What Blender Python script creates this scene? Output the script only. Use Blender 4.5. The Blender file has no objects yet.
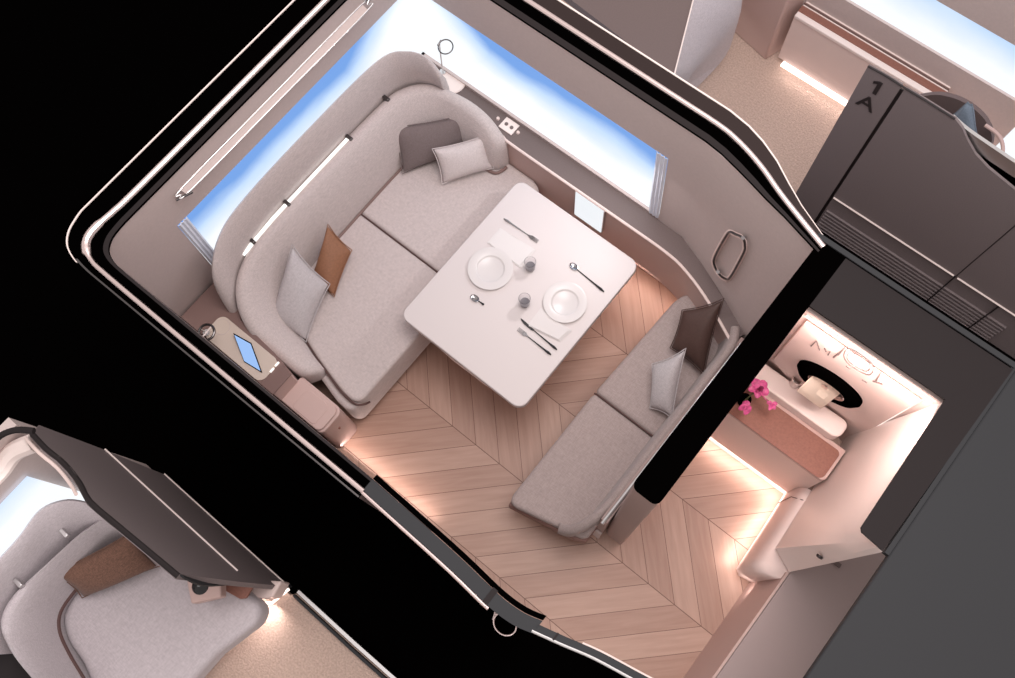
import bpy, bmesh, math, random
from mathutils import Vector, Matrix
random.seed(7)
S = bpy.context.scene
C = S.collection
PI = math.pi

# ------------------------------------------------------------------ camera
CX, CY, F, H = 507.5, 339.0, 903.0, 6.0
def _dir(vx, vy): return Vector(((vx-CX)/F, -(vy-CY)/F, -1)).normalized()
AY = _dir(3286, -2961)
AX = -_dir(-2615, -2043)
AX = (AX - AY*AX.dot(AY)).normalized()
AZ = AX.cross(AY)
R3 = Matrix((AX, AY, AZ))                       # camera axes -> room axes
cam_d = bpy.data.cameras.new('camera'); cam = bpy.data.objects.new('camera', cam_d); C.objects.link(cam)
cam_d.sensor_width = 36; cam_d.lens = 36*F/1015; cam_d.clip_start = .1; cam_d.clip_end = 100
cam.matrix_world = Matrix.Translation((0, 0, H)) @ R3.to_4x4()
S.camera = cam
S.view_settings.view_transform = 'Standard'; S.view_settings.look = 'None'
S.view_settings.gamma = 1; S.view_settings.use_curve_mapping = False
S.view_settings.exposure = 0.0
w = bpy.data.worlds.new('world'); S.world = w; w.use_nodes = True
w.node_tree.nodes['Background'].inputs[0].default_value = (1.0, .915, .885, 1)
w.node_tree.nodes['Background'].inputs[1].default_value = .80

def lamp(name, loc, size, power, col=(1, .93, .9), target=None, size_y=None, spread=None):
    l = bpy.data.lights.new(name, 'AREA'); l.energy = power; l.color = col; l.size = size
    if size_y: l.shape = 'RECTANGLE'; l.size_y = size_y
    if spread: l.spread = spread
    o = bpy.data.objects.new(name, l); C.objects.link(o); o.location = loc
    d = (Vector(target) - Vector(loc)) if target else Vector((0, 0, -1))
    o.rotation_euler = d.to_track_quat('-Z', 'Y').to_euler()
    return o
lamp('overhead_fill', (-.3, 1.6, 7.6), 3.0, 300, (1, .93, .92), (-1.0, 1.2, 0))  # added soft fill high above the camera, not a fixture of the suite
lamp('shadow_lamp_back', (-1.25, 2.17, 1.62), .07, 5, (1, .96, .96), (-1.4, 1.3, .74), .10)  # added small lamp by the back window, casts the tumblers' shadows

# ------------------------------------------------------------------ pixel rays (photo frame 1015x678) to room points
def ray(px, py): return R3 @ Vector(((px-CX)/F, -(py-CY)/F, -1))
def at(px, py, z):
    r = ray(px, py); t = (z-H)/r.z
    return Vector((r.x*t, r.y*t, z))
def atY(px, py, y):
    r = ray(px, py); t = y/r.y
    return Vector((r.x*t, y, H+r.z*t))
def atX(px, py, x):
    r = ray(px, py); t = x/r.x
    return Vector((x, r.y*t, H+r.z*t))

# ------------------------------------------------------------------ materials
def base_mat(name):
    m = bpy.data.materials.new(name); m.use_nodes = True
    nt = m.node_tree; return m, nt, nt.nodes['Principled BSDF']
def mat(name, col, rough=.5, metal=0., spec=.5, emis=None, estr=0., coat=0., noise=None, bump=None, trans=0):
    m, nt, b = base_mat(name)
    b.inputs['Base Color'].default_value = (*col, 1); b.inputs['Roughness'].default_value = rough
    b.inputs['Metallic'].default_value = metal; b.inputs['Specular IOR Level'].default_value = spec
    b.inputs['Coat Weight'].default_value = coat; b.inputs['Transmission Weight'].default_value = trans
    if emis: b.inputs['Emission Color'].default_value = (*emis, 1); b.inputs['Emission Strength'].default_value = estr
    if noise or bump:
        tc = nt.nodes.new('ShaderNodeTexCoord')
    if noise:                               # (scale, amount)
        n = nt.nodes.new('ShaderNodeTexNoise'); n.inputs['Scale'].default_value = noise[0]; n.inputs['Detail'].default_value = 4
        nt.links.new(tc.outputs['Object'], n.inputs['Vector'])
        r = nt.nodes.new('ShaderNodeMapRange'); r.inputs[1].default_value = .3; r.inputs[2].default_value = .7
        r.inputs[3].default_value = 1-noise[1]; r.inputs[4].default_value = 1+noise[1]
        nt.links.new(n.outputs['Fac'], r.inputs[0])
        mx = nt.nodes.new('ShaderNodeVectorMath'); mx.operation = 'SCALE'; mx.inputs[0].default_value = col
        nt.links.new(r.outputs[0], mx.inputs['Scale']); nt.links.new(mx.outputs[0], b.inputs['Base Color'])
    if bump:                                # (scale, strength)
        n2 = nt.nodes.new('ShaderNodeTexNoise'); n2.inputs['Scale'].default_value = bump[0]; n2.inputs['Detail'].default_value = 3
        nt.links.new(tc.outputs['Object'], n2.inputs['Vector'])
        bp = nt.nodes.new('ShaderNodeBump'); bp.inputs['Strength'].default_value = bump[1]; bp.inputs['Distance'].default_value = .01
        nt.links.new(n2.outputs['Fac'], bp.inputs['Height']); nt.links.new(bp.outputs[0], b.inputs['Normal'])
    return m
def fabric(name, col, amt=.12, sc=1.0):
    """woven cloth: two crossed stretched noises"""
    m, nt, b = base_mat(name); N = nt.nodes.new; L = nt.links.new
    b.inputs['Roughness'].default_value = .95; b.inputs['Specular IOR Level'].default_value = .15
    b.inputs['Sheen Weight'].default_value = .15
    tc = N('ShaderNodeTexCoord'); outs = []
    for s in ((38*sc, 260*sc, 120*sc), (260*sc, 38*sc, 120*sc)):
        mp = N('ShaderNodeMapping'); mp.inputs['Scale'].default_value = s
        L(tc.outputs['Object'], mp.inputs['Vector'])
        n = N('ShaderNodeTexNoise'); n.inputs['Scale'].default_value = 1; n.inputs['Detail'].default_value = 2
        L(mp.outputs[0], n.inputs['Vector']); outs.append(n)
    ad = N('ShaderNodeMath'); ad.operation = 'ADD'; L(outs[0].outputs['Fac'], ad.inputs[0]); L(outs[1].outputs['Fac'], ad.inputs[1])
    r = N('ShaderNodeMapRange'); r.inputs[1].default_value = .75; r.inputs[2].default_value = 1.25
    r.inputs[3].default_value = 1-amt; r.inputs[4].default_value = 1+amt; L(ad.outputs[0], r.inputs[0])
    mx = N('ShaderNodeVectorMath'); mx.operation = 'SCALE'; mx.inputs[0].default_value = col
    L(r.outputs[0], mx.inputs['Scale']); L(mx.outputs[0], b.inputs['Base Color'])
    bp = N('ShaderNodeBump'); bp.inputs['Strength'].default_value = .25; bp.inputs['Distance'].default_value = .004
    L(ad.outputs[0], bp.inputs['Height']); L(bp.outputs[0], b.inputs['Normal'])
    return m
def emit(name, col, s=1.0):
    m, nt, b = base_mat(name)
    b.inputs['Base Color'].default_value = (0, 0, 0, 1); b.inputs['Specular IOR Level'].default_value = 0
    b.inputs['Emission Color'].default_value = (*col, 1); b.inputs['Emission Strength'].default_value = s
    return m
def sky_glow(name, zlo, zhi, corner=None, blue=(.17, .36, .78), seed=0., strength=1.05):
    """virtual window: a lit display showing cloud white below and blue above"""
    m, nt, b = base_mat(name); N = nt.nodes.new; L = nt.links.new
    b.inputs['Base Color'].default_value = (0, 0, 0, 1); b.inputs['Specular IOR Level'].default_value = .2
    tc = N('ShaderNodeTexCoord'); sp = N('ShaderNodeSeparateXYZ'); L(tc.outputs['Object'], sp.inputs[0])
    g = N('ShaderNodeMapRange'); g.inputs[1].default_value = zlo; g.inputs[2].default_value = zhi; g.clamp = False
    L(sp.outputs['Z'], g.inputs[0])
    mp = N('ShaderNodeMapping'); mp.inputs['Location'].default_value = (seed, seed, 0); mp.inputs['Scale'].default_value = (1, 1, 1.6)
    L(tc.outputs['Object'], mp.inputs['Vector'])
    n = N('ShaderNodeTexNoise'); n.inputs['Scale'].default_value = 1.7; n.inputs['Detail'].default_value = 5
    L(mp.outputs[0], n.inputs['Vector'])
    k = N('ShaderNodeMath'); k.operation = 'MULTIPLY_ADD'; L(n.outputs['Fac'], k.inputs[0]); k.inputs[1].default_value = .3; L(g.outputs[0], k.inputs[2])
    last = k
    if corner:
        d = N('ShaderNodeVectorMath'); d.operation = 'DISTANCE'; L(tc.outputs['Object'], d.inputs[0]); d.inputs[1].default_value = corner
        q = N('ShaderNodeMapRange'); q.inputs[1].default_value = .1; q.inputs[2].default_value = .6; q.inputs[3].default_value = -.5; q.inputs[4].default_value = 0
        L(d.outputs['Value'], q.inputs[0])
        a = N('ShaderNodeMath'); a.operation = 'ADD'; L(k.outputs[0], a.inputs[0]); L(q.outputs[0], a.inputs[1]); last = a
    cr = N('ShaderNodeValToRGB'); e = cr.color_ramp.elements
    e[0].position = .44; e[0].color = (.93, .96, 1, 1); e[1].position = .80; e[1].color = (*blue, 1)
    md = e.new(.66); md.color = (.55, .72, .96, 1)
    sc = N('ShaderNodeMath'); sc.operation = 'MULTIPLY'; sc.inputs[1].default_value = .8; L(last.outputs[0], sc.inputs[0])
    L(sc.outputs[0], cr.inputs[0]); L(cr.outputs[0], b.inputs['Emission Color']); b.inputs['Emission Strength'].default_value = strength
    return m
def chevron(name):
    """oak chevron parquet: seams run along X, boards at 45 degrees"""
    m, nt, b = base_mat(name); N = nt.nodes.new; L = nt.links.new
    def M(op, a, b_=None, c=None):
        n = N('ShaderNodeMath'); n.operation = op
        for i, v in enumerate((a, b_, c)):
            if v is None: continue
            if isinstance(v, (int, float)): n.inputs[i].default_value = v
            else: L(v, n.inputs[i])
        return n.outputs[0]
    tc = N('ShaderNodeTexCoord'); sp = N('ShaderNodeSeparateXYZ'); L(tc.outputs['Object'], sp.inputs[0])
    X, Y = sp.outputs['X'], sp.outputs['Y']
    W, P = .569, .205
    v = M('DIVIDE', M('ADD', Y, W*20-.009), W)
    band = M('FLOOR', v); fr = M('SUBTRACT', v, band)
    odd = M('MODULO', band, 2)
    sg = M('MULTIPLY_ADD', odd, 2, -1)                       # +1 / -1
    u = M('ADD', M('MULTIPLY', M('MULTIPLY', M('SUBTRACT', fr, .5), sg), W*.98), X)
    pu = M('DIVIDE', M('ADD', u, 20.04), P)
    pid = M('FLOOR', pu); pf = M('SUBTRACT', pu, pid)
    # board grey value
    cb = N('ShaderNodeCombineXYZ'); L(pid, cb.inputs[0]); L(band, cb.inputs[1])
    wn = N('ShaderNodeTexWhiteNoise'); wn.noise_dimensions = '2D'; L(cb.outputs[0], wn.inputs['Vector'])
    # grain coords: along the board / across the board
    al = M('SUBTRACT', M('MULTIPLY', X, .7), M('MULTIPLY', M('MULTIPLY', Y, sg), .7))
    ac = M('ADD', M('MULTIPLY', X, .7), M('MULTIPLY', M('MULTIPLY', Y, sg), .7))
    gc = N('ShaderNodeCombineXYZ'); L(M('MULTIPLY', al, 3.0), gc.inputs[0]); L(M('MULTIPLY', ac, 38), gc.inputs[1]); L(M('MULTIPLY', wn.outputs['Value'], 40), gc.inputs[2])
    gn = N('ShaderNodeTexNoise'); gn.inputs['Scale'].default_value = 1; gn.inputs['Detail'].default_value = 5; gn.inputs['Distortion'].default_value = .6
    L(gc.outputs[0], gn.inputs['Vector'])
    cr = N('ShaderNodeValToRGB'); e = cr.color_ramp.elements
    e[0].position = .25; e[0].color = (.36, .21, .158, 1); e[1].position = .8; e[1].color = (.50, .325, .255, 1)
    mixv = M('ADD', M('MULTIPLY', gn.outputs['Fac'], .65), M('MULTIPLY', wn.outputs['Value'], .33))
    L(mixv, cr.inputs[0])
    # joints
    dj = M('MINIMUM', pf, M('SUBTRACT', 1, pf)); ds = M('MINIMUM', fr, M('SUBTRACT', 1, fr))
    j1 = M('LESS_THAN', dj, .012); j2 = M('LESS_THAN', ds, .0045)
    jj = M('MAXIMUM', j1, j2)
    mx = N('ShaderNodeMix'); mx.data_type = 'RGBA'; L(jj, mx.inputs['Factor']); L(cr.outputs[0], mx.inputs[6]); mx.inputs[7].default_value = (.16, .08, .055, 1)
    L(mx.outputs[2], b.inputs['Base Color']); b.inputs['Roughness'].default_value = .42; b.inputs['Specular IOR Level'].default_value = .35
    bp = N('ShaderNodeBump'); bp.inputs['Strength'].default_value = .3; bp.inputs['Distance'].default_value = .002; bp.invert = True
    L(jj, bp.inputs['Height']); L(bp.outputs[0], b.inputs['Normal'])
    return m

M = dict(
    black=mat('black lacquer', (.0008, .0006, .0006), .6, spec=0),
    blackmatte=mat('black matte', (.0009, .0007, .0007), 1, spec=0., noise=(300, .9)),
    darkcap=mat('charcoal satin', (.024, .0195, .020), .6, spec=.1),
    greycap=mat('slate grey', (.036, .037, .040), .6, spec=.15),
    maroon=mat('dark maroon', (.024, .013, .012), .4, spec=.3),
    chrome=mat('rose chrome', (.80, .66, .64), .35, metal=1),
    steel=mat('polished steel', (.70, .69, .69), .38, metal=1),
    darksteel=mat('dark steel', (.13, .12, .12), .3, metal=1),
    mauve=mat('mauve wall', (.57, .475, .455), .55, spec=.3, noise=(60, .03)),
    mauvemid=mat('cabinet mauve', (.36, .28, .27), .45, spec=.35),
    mauvedk=mat('deep mauve', (.16, .12, .115), .5, spec=.3, noise=(120, .06)),
    shell=mat('taupe shell', (.205, .170, .172), .6, spec=.25, noise=(160, .08)),
    rose=mat('rose leather', (.56, .40, .365), .5, spec=.3, bump=(200, .1)),
    brownsoft=mat('brown leather base', (.24, .135, .115), .5, spec=.3),
    endrose=mat('taupe rose panel', (.36, .26, .24), .45, spec=.3),
    roselight=mat('pale rose panel', (.78, .63, .59), .5, spec=.3),
    cream=mat('cream solid surface', (.88, .76, .72), .4, spec=.3),
    brownled=mat('brown ledge', (.20, .125, .112), .45, spec=.3),
    terracotta=mat('terracotta leather', (.27, .12, .09), .55, spec=.3, noise=(90, .1), bump=(250, .15)),
    table=mat('white table top', (.60, .54, .53), .45, spec=.4),
    plate=mat('porcelain', (.61, .57, .56), .3, spec=.5),
    napkin=mat('napkin linen', (.65, .61, .60), .9, spec=.1, bump=(400, .1)),
    cutlery=mat('cutlery steel', (.33, .32, .33), .18, metal=1),
    cutdark=mat('black cutlery handle', (.035, .033, .036), .25, metal=.6),
    sofa=fabric('sofa cloth', (.54, .465, .45)),
    sofablue=fabric('neighbour sofa cloth', (.52, .47, .49)),
    settee=fabric('settee cloth', (.37, .30, .285)),
    seam=mat('dark seam', (.10, .05, .045), .7),
    pil_taupe=fabric('taupe pillow cloth', (.185, .145, .142), .1),
    pil_pale=fabric('pale pillow cloth', (.60, .53, .52), .08),
    pil_rust=mat('rust leather', (.27, .125, .07), .55, spec=.3, noise=(80, .1), bump=(260, .15)),
    pil_brown=fabric('brown pillow cloth', (.165, .09, .065), .25),
    pil_grey=fabric('grey pillow cloth', (.48, .44, .445), .12),
    pil_dark=mat('dark brown leather', (.075, .042, .035), .55, spec=.3, noise=(80, .1)),
    carpet=mat('speckled carpet', (.52, .39, .33), .95, spec=.05, noise=(75, .16), bump=(90, .6)),
    floor=chevron('oak chevron'),
    led=emit('warm light strip', (1, .80, .72), 3.0),
    ledsoft=emit('soft light strip', (1, .84, .78), 1.3),
    whiteglow=emit('white strip', (1, .97, .93), 1.6),
    glow=emit('lit screen', (.35, .55, .95), 1.0),
    petal=mat('orchid petal', (.52, .075, .23), .5, noise=(60, .3)),
    petaldark=mat('orchid throat', (.16, .01, .05), .5),
    stem=mat('orchid stem', (.10, .12, .05), .6),
    tray=mat('beige tray', (.60, .50, .43), .5, spec=.3),
    towel=mat('cream stone', (.76, .65, .55), .6),
    mirror=mat('basin glass', (.5, .36, .33), .15, metal=.4),
    curtain=mat('pale blue pleated blind', (.80, .85, .95), .7),
    letter=mat('dark letter', (.02, .014, .015), .5),
    engrave=mat('engraved grey', (.16, .12, .115), .5),
    bluecloth=fabric('blue grey cloth', (.16, .20, .25), .1),
    glassdark=mat('dark lens', (.006, .006, .007), .08),
)
def glass_mat():
    m, nt, b = base_mat('clear glass')
    b.inputs['Base Color'].default_value = (.93, .92, .93, 1); b.inputs['Roughness'].default_value = .02
    b.inputs['Transmission Weight'].default_value = 1; b.inputs['IOR'].default_value = 1.08
    return m
M['glass'] = glass_mat()
M['water'] = mat('water', (.42, .39, .42), .1, trans=.6)

# ------------------------------------------------------------------ object helpers
def root_of(o):
    while o.parent: o = o.parent
    return o
def link(name, bm, m, parent=None, smooth=True, local=False, bev=0., seg=2, sub=0, angle=35):
    me = bpy.data.meshes.new(name)
    bmesh.ops.recalc_face_normals(bm, faces=bm.faces)
    if smooth:
        for f in bm.faces: f.smooth = True
    if parent and not local:
        r = root_of(parent); bm.transform((Matrix.Translation(r.location) @ r.rotation_euler.to_matrix().to_4x4()).inverted())
    bm.to_mesh(me); bm.free()
    me.materials.append(m)
    o = bpy.data.objects.new(name, me); C.objects.link(o)
    if parent: o.parent = parent
    if bev:
        b = o.modifiers.new('bevel', 'BEVEL'); b.width = bev; b.segments = seg; b.limit_method = 'ANGLE'; b.angle_limit = math.radians(30)
        b.harden_normals = False
    if sub:
        s = o.modifiers.new('sub', 'SUBSURF'); s.levels = sub; s.render_levels = sub
    if smooth and not sub:
        try:
            me.set_sharp_from_angle(angle=math.radians(angle))
        except Exception: pass
    return o
def thing(name, label, cat, loc=(0, 0, 0), rotz=0, group=None):
    o = bpy.data.objects.new(name, None); C.objects.link(o); o.empty_display_size = .05
    o.location = loc; o.rotation_euler = (0, 0, rotz); o['label'] = label; o['category'] = cat
    if group: o['group'] = group
    return o
def tag(o, label, cat, group=None, kind=None):
    o['label'] = label; o['category'] = cat
    if group: o['group'] = group
    if kind: o['kind'] = kind
    return o
def struct(name, bm, m, **k):
    o = link(name, bm, m, **k)
    if not o.parent: o['kind'] = 'structure'
    return o
def centre(pts):
    n = len(pts); return Vector((sum(p[0] for p in pts)/n, sum(p[1] for p in pts)/n, 0))

def bm_box(x0, x1, y0, y1, z0, z1, bm=None):
    bm = bm or bmesh.new()
    v = [bm.verts.new((x, y, z)) for z in (z0, z1) for x, y in ((x0, y0), (x1, y0), (x1, y1), (x0, y1))]
    for f in ((3, 2, 1, 0), (4, 5, 6, 7), (0, 1, 5, 4), (1, 2, 6, 5), (2, 3, 7, 6), (3, 0, 4, 7)): bm.faces.new([v[i] for i in f])
    return bm
def bm_hex(b, t, bm=None):
    """b, t: bottom and top loops (same count) of 3D points"""
    bm = bm or bmesh.new(); n = len(b)
    vb = [bm.verts.new(p) for p in b]; vt = [bm.verts.new(p) for p in t]
    bm.faces.new(vb[::-1]); bm.faces.new(vt)
    for i in range(n): bm.faces.new((vb[i], vb[(i+1) % n], vt[(i+1) % n], vt[i]))
    return bm
def bm_prism(pts, z0, z1, bm=None):
    return bm_hex([(p[0], p[1], z0) for p in pts], [(p[0], p[1], z1) for p in pts], bm)
def bm_slab(pts, d, bm=None):
    """a polygon of 3D points given thickness along vector d"""
    d = Vector(d); return bm_hex([Vector(p) for p in pts], [Vector(p)+d for p in pts], bm)
def bm_band(a, b, th, bm=None):
    """ribbon solid between two rails a and b (lists of 3D points), thickened by vector th"""
    bm = bm or bmesh.new(); th = Vector(th); n = len(a)
    A = [bm.verts.new(p) for p in a]; B = [bm.verts.new(p) for p in b]
    A2 = [bm.verts.new(Vector(p)+th) for p in a]; B2 = [bm.verts.new(Vector(p)+th) for p in b]
    for i in range(n-1):
        for q in ((A[i], A[i+1], B[i+1], B[i]), (A2[i], B2[i], B2[i+1], A2[i+1]), (A[i], A2[i], A2[i+1], A[i+1]), (B[i], B[i+1], B2[i+1], B2[i])): bm.faces.new(q)
    for i in (0, n-1): bm.faces.new((A[i], B[i], B2[i], A2[i]))
    return bm
def bm_tube(pts, r, bm=None, n=8, closed=False):
    bm = bm or bmesh.new(); pts = [Vector(p) for p in pts]; k = len(pts); rings = []
    rr = r if isinstance(r, (list, tuple)) else [r]*k
    up = None
    for i, p in enumerate(pts):
        if closed: t = (pts[(i+1) % k]-pts[i-1]).normalized()
        else: t = (pts[min(i+1, k-1)]-pts[max(i-1, 0)]).normalized()
        if up is None: up = t.orthogonal().normalized()
        else:
            up = (up - t*up.dot(t))
            up = up.normalized() if up.length > 1e-6 else t.orthogonal().normalized()
        s = t.cross(up)
        rings.append([bm.verts.new(p + (up*math.cos(2*PI*j/n)+s*math.sin(2*PI*j/n))*rr[i]) for j in range(n)])
    m_ = k if closed else k-1
    for i in range(m_):
        a, b = rings[i], rings[(i+1) % k]
        for j in range(n): bm.faces.new((a[j], a[(j+1) % n], b[(j+1) % n], b[j]))
    if not closed: bm.faces.new(rings[0][::-1]); bm.faces.new(rings[-1])
    return bm
def bm_lathe(prof, bm=None, n=32, c=(0, 0, 0), sx=1, sy=1):
    bm = bm or bmesh.new(); rings = []
    for r, z in prof:
        if r < 1e-6: rings.append([bm.verts.new((c[0], c[1], c[2]+z))])
        else: rings.append([bm.verts.new((c[0]+r*sx*math.cos(2*PI*j/n), c[1]+r*sy*math.sin(2*PI*j/n), c[2]+z)) for j in range(n)])
    for a, b in zip(rings, rings[1:]):
        for j in range(n):
            q = [a[j % len(a)], a[(j+1) % len(a)], b[(j+1) % len(b)], b[j % len(b)]]
            u = []
            for v in q:
                if v not in u: u.append(v)
            if len(u) > 2: bm.faces.new(u)
    return bm
def bm_loft(rings, bm=None, cap=True, closed=True):
    bm = bm or bmesh.new(); V = [[bm.verts.new(p) for p in r] for r in rings]; n = len(rings[0])
    for a, b in zip(V, V[1:]):
        for j in range(n if closed else n-1): bm.faces.new((a[j], a[(j+1) % n], b[(j+1) % n], b[j]))
    if cap and closed: bm.faces.new(V[0][::-1]); bm.faces.new(V[-1])
    return bm
def rrect(x0, x1, y0, y1, r, n=6):
    r = r if isinstance(r, (list, tuple)) else [r]*4
    out = []
    for (cx, cy, a0), q in zip(((x1, y1, 0), (x0, y1, 90), (x0, y0, 180), (x1, y0, 270)), r):
        ox = cx-q if cx == x1 else cx+q; oy = cy-q if cy == y1 else cy+q
        for i in range(n+1):
            a = math.radians(a0+90*i/n); out.append((ox+q*math.cos(a), oy+q*math.sin(a)))
    return out
def smooth_path(pts, k=6, closed=False):
    pts = [Vector(p) for p in pts]; n = len(pts); out = []
    rng = range(n if closed else n-1)
    for i in rng:
        g = (lambda j: pts[j % n]) if closed else (lambda j: pts[max(0, min(n-1, j))])
        p0, p1, p2, p3 = g(i-1), g(i), g(i+1), g(i+2)
        for s in range(k):
            t = s/k
            out.append(.5*((2*p1)+(p2-p0)*t+(2*p0-5*p1+4*p2-p3)*t*t+(3*p1-p0-3*p2+p3)*t**3))
    if not closed: out.append(pts[-1])
    return out

# ================================================================== SETTING: floors
struct('floor', bm_prism([(-3.05, -.14), (-.38, -.14), (-.22, -.125), (-.07, -.088), (.12, -.032), (.34, .034), (.65, .098), (.93, .165), (.93, 2.36), (-3.05, 2.36)], -.06, 0), M['floor'], smooth=False)
struct('floor_aisle', bm_box(-9, 6, -9, 9, -.16, -.08), M['blackmatte'], smooth=False)

# black rim around the suite, on top of its walls (z = 2.1)
T = 2.1
outer = [(-2.96, 2.415), (-2.96, .06)] + [tuple(p[:2]) for p in smooth_path([(-2.955, .03, 0), (-2.93, -.05, 0), (-2.88, -.108, 0), (-2.80, -.137, 0), (-2.70, -.146, 0)], 4)] + [(-.97, -.125)]
inner = [(-2.745, 2.21), (-2.745, .17)] + [tuple(p[:2]) for p in smooth_path([(-2.745, .15, 0), (-2.735, .06, 0), (-2.70, .0, 0), (-2.64, -.025, 0), (-2.56, -.03, 0)], 4)] + [(-.97, -.022)]
def lerp_rail(a, b, t): return [(p[0]+(q[0]-p[0])*t, p[1]+(q[1]-p[1])*t) for p, q in zip(a, b)]
# back rim, with its curved right end
ob = [(-2.96, 2.415), (-1.9, 2.415), (-1.1, 2.415), (-.80, 2.415), (-.68, 2.40), (-.58, 2.372), (-.47, 2.325), (-.36, 2.26), (-.25, 2.20), (-.05, 2.115)]
ib = [(-2.745, 2.21), (-1.9, 2.208), (-1.1, 2.208), (-.80, 2.208), (-.70, 2.198), (-.60, 2.178), (-.50, 2.155), (-.40, 2.13), (-.28, 2.105), (-.06, 2.048)]
def rail3(pts, z): return [(p[0], p[1], z) for p in pts]
def rim(name, ra, rb, t0, t1, z0, z1, m, **k):
    a, b = lerp_rail(ra, rb, t0), lerp_rail(ra, rb, t1)
    return struct(name, bm_band(rail3(a, z0), rail3(b, z0), (0, 0, z1-z0)), m, **k)
rim('trim_1', outer, inner, 0, 1, T-.015, T, M['black'])
rim('trim_2', ob, ib, 0, 1, T-.015, T, M['black'])
rim('trim_3', outer[:16], inner[:16], 0, .035, T, T+.006, M['cream'])              # thin pale outer line
rim('trim_4', ob, ib, 0, .04, T, T+.006, M['cream'])
def tuberail(name, pts, r, m, z=T+.004):
    q = smooth_path([(p[0], p[1], z) for p in pts], 3)
    return struct(name, bm_tube(q, [r*(1.35 if p.x < -2.77 and p.y < .06 and name == 'trim_5' else 1 if p.y > 0 else .72) for p in q], n=10), m)
ch = [(-2.82, 2.33), (-2.82, 1.2), (-2.82, .32), (-2.825, .16), (-2.832, .06), (-2.825, -.01), (-2.79, -.06), (-2.72, -.088), (-2.6, -.094), (-2.0, -.092), (-.97, -.086)]
tuberail('trim_5', ch, .017, M['chrome'])
chb = lerp_rail(ob, ib, .50)
tuberail('trim_6', chb, .0145, M['chrome'])
rim('trim_7', ob, ib, .05, .42, T, T+.003, M['maroon'])
rim('trim_8', outer[14:], inner[14:], .05, .12, T, T+.006, M['darksteel'])
rim('trim_9', outer, inner, .88, 1.0, T, T+.003, M['darkcap'])
rim('trim_10', ob, ib, .84, 1.0, T, T+.003, M['darkcap'])

# ------------------------------------------------ walls
def xw(z): return -2.75-.2*(2.1-z)/1.35            # left wall plane
def yw(z): return 2.212+.12*(2.1-z)/1.33           # back wall plane
ZB, ZT = .78, 1.65
yA = .33
def wl(y, z, d=0): return (xw(z)-d, y, z)
def wb(x, z, d=0): return (x, yw(z)+d, z)
# left wall: below, above and beside its window
bm = bmesh.new()
for (ya, yb, za, zb) in ((-.03, yA, 0, 2.085), (yA, 2.5, 0, ZB), (yA, 2.5, ZT, 2.085)):
    bm_hex([wl(ya, za), wl(yb, za), wl(yb, za, .08), wl(ya, za, .08)], [wl(ya, zb), wl(yb, zb), wl(yb, zb, .08), wl(ya, zb, .08)], bm)
struct('wall_left', bm, M['mauve'], smooth=False)
# back wall; right of the window it curves in
curve_b = [(-.985, .0), (-.80, -.004), (-.60, -.075), (-.40, -.16), (-.16, -.275), (-.06, -.32)]      # x and offset from the window plane at the ledge
curve_t = [(-.985, .0), (-.82, .0), (-.62, -.03), (-.44, -.065), (-.24, -.11), (-.06, -.155)]
bm = bmesh.new()
for (xa, xb, za, zb) in ((-3.05, -.985, 0, ZB), (-3.05, -.985, ZT, 2.085)):
    bm_hex([wb(xa, za), wb(xb, za), wb(xb, za, .08), wb(xa, za, .08)], [wb(xa, zb), wb(xb, zb), wb(xb, zb, .08), wb(xa, zb, .08)], bm)
zs = (0, .4, .77, 1.1, 1.45, 1.8, 2.085)
def cw(i, z):
    t = max(0, (z-.77)/1.29)
    b, tt = curve_b[i], curve_t[i]
    return (b[0]+(tt[0]-b[0])*t, yw(max(z, .77))+b[1]+(tt[1]-b[1])*t, z)
n = len(curve_b)
grid = [[cw(i, z) for i in range(n)] for z in zs]
Vv = [[bm.verts.new(p) for p in r] for r in grid]; V2 = [[bm.verts.new((p[0], p[1]+.06, p[2])) for p in r] for r in grid]
for a in range(len(zs)-1):
    for i in range(n-1):
        bm.faces.new((Vv[a][i], Vv[a][i+1], Vv[a+1][i+1], Vv[a+1][i])); bm.faces.new((V2[a][i+1], V2[a][i], V2[a+1][i], V2[a+1][i+1]))
for a in range(len(zs)-1):
    for i in (0, n-1): bm.faces.new((Vv[a][i], V2[a][i], V2[a+1][i], Vv[a+1][i]))
for a in (0, len(zs)-1):
    for i in range(n-1): bm.faces.new((Vv[a][i], Vv[a][i+1], V2[a][i+1], V2[a][i]))
wback = struct('wall_back', bm, M['mauve'], angle=50)
# front wall along the aisle, rounded into the left wall
bm = bmesh.new()
bm_box(-2.78, -.97, -.12, -.03, 0, 2.08, bm)
struct('wall_front', bm, M['mauvedk'], smooth=False)

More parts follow.
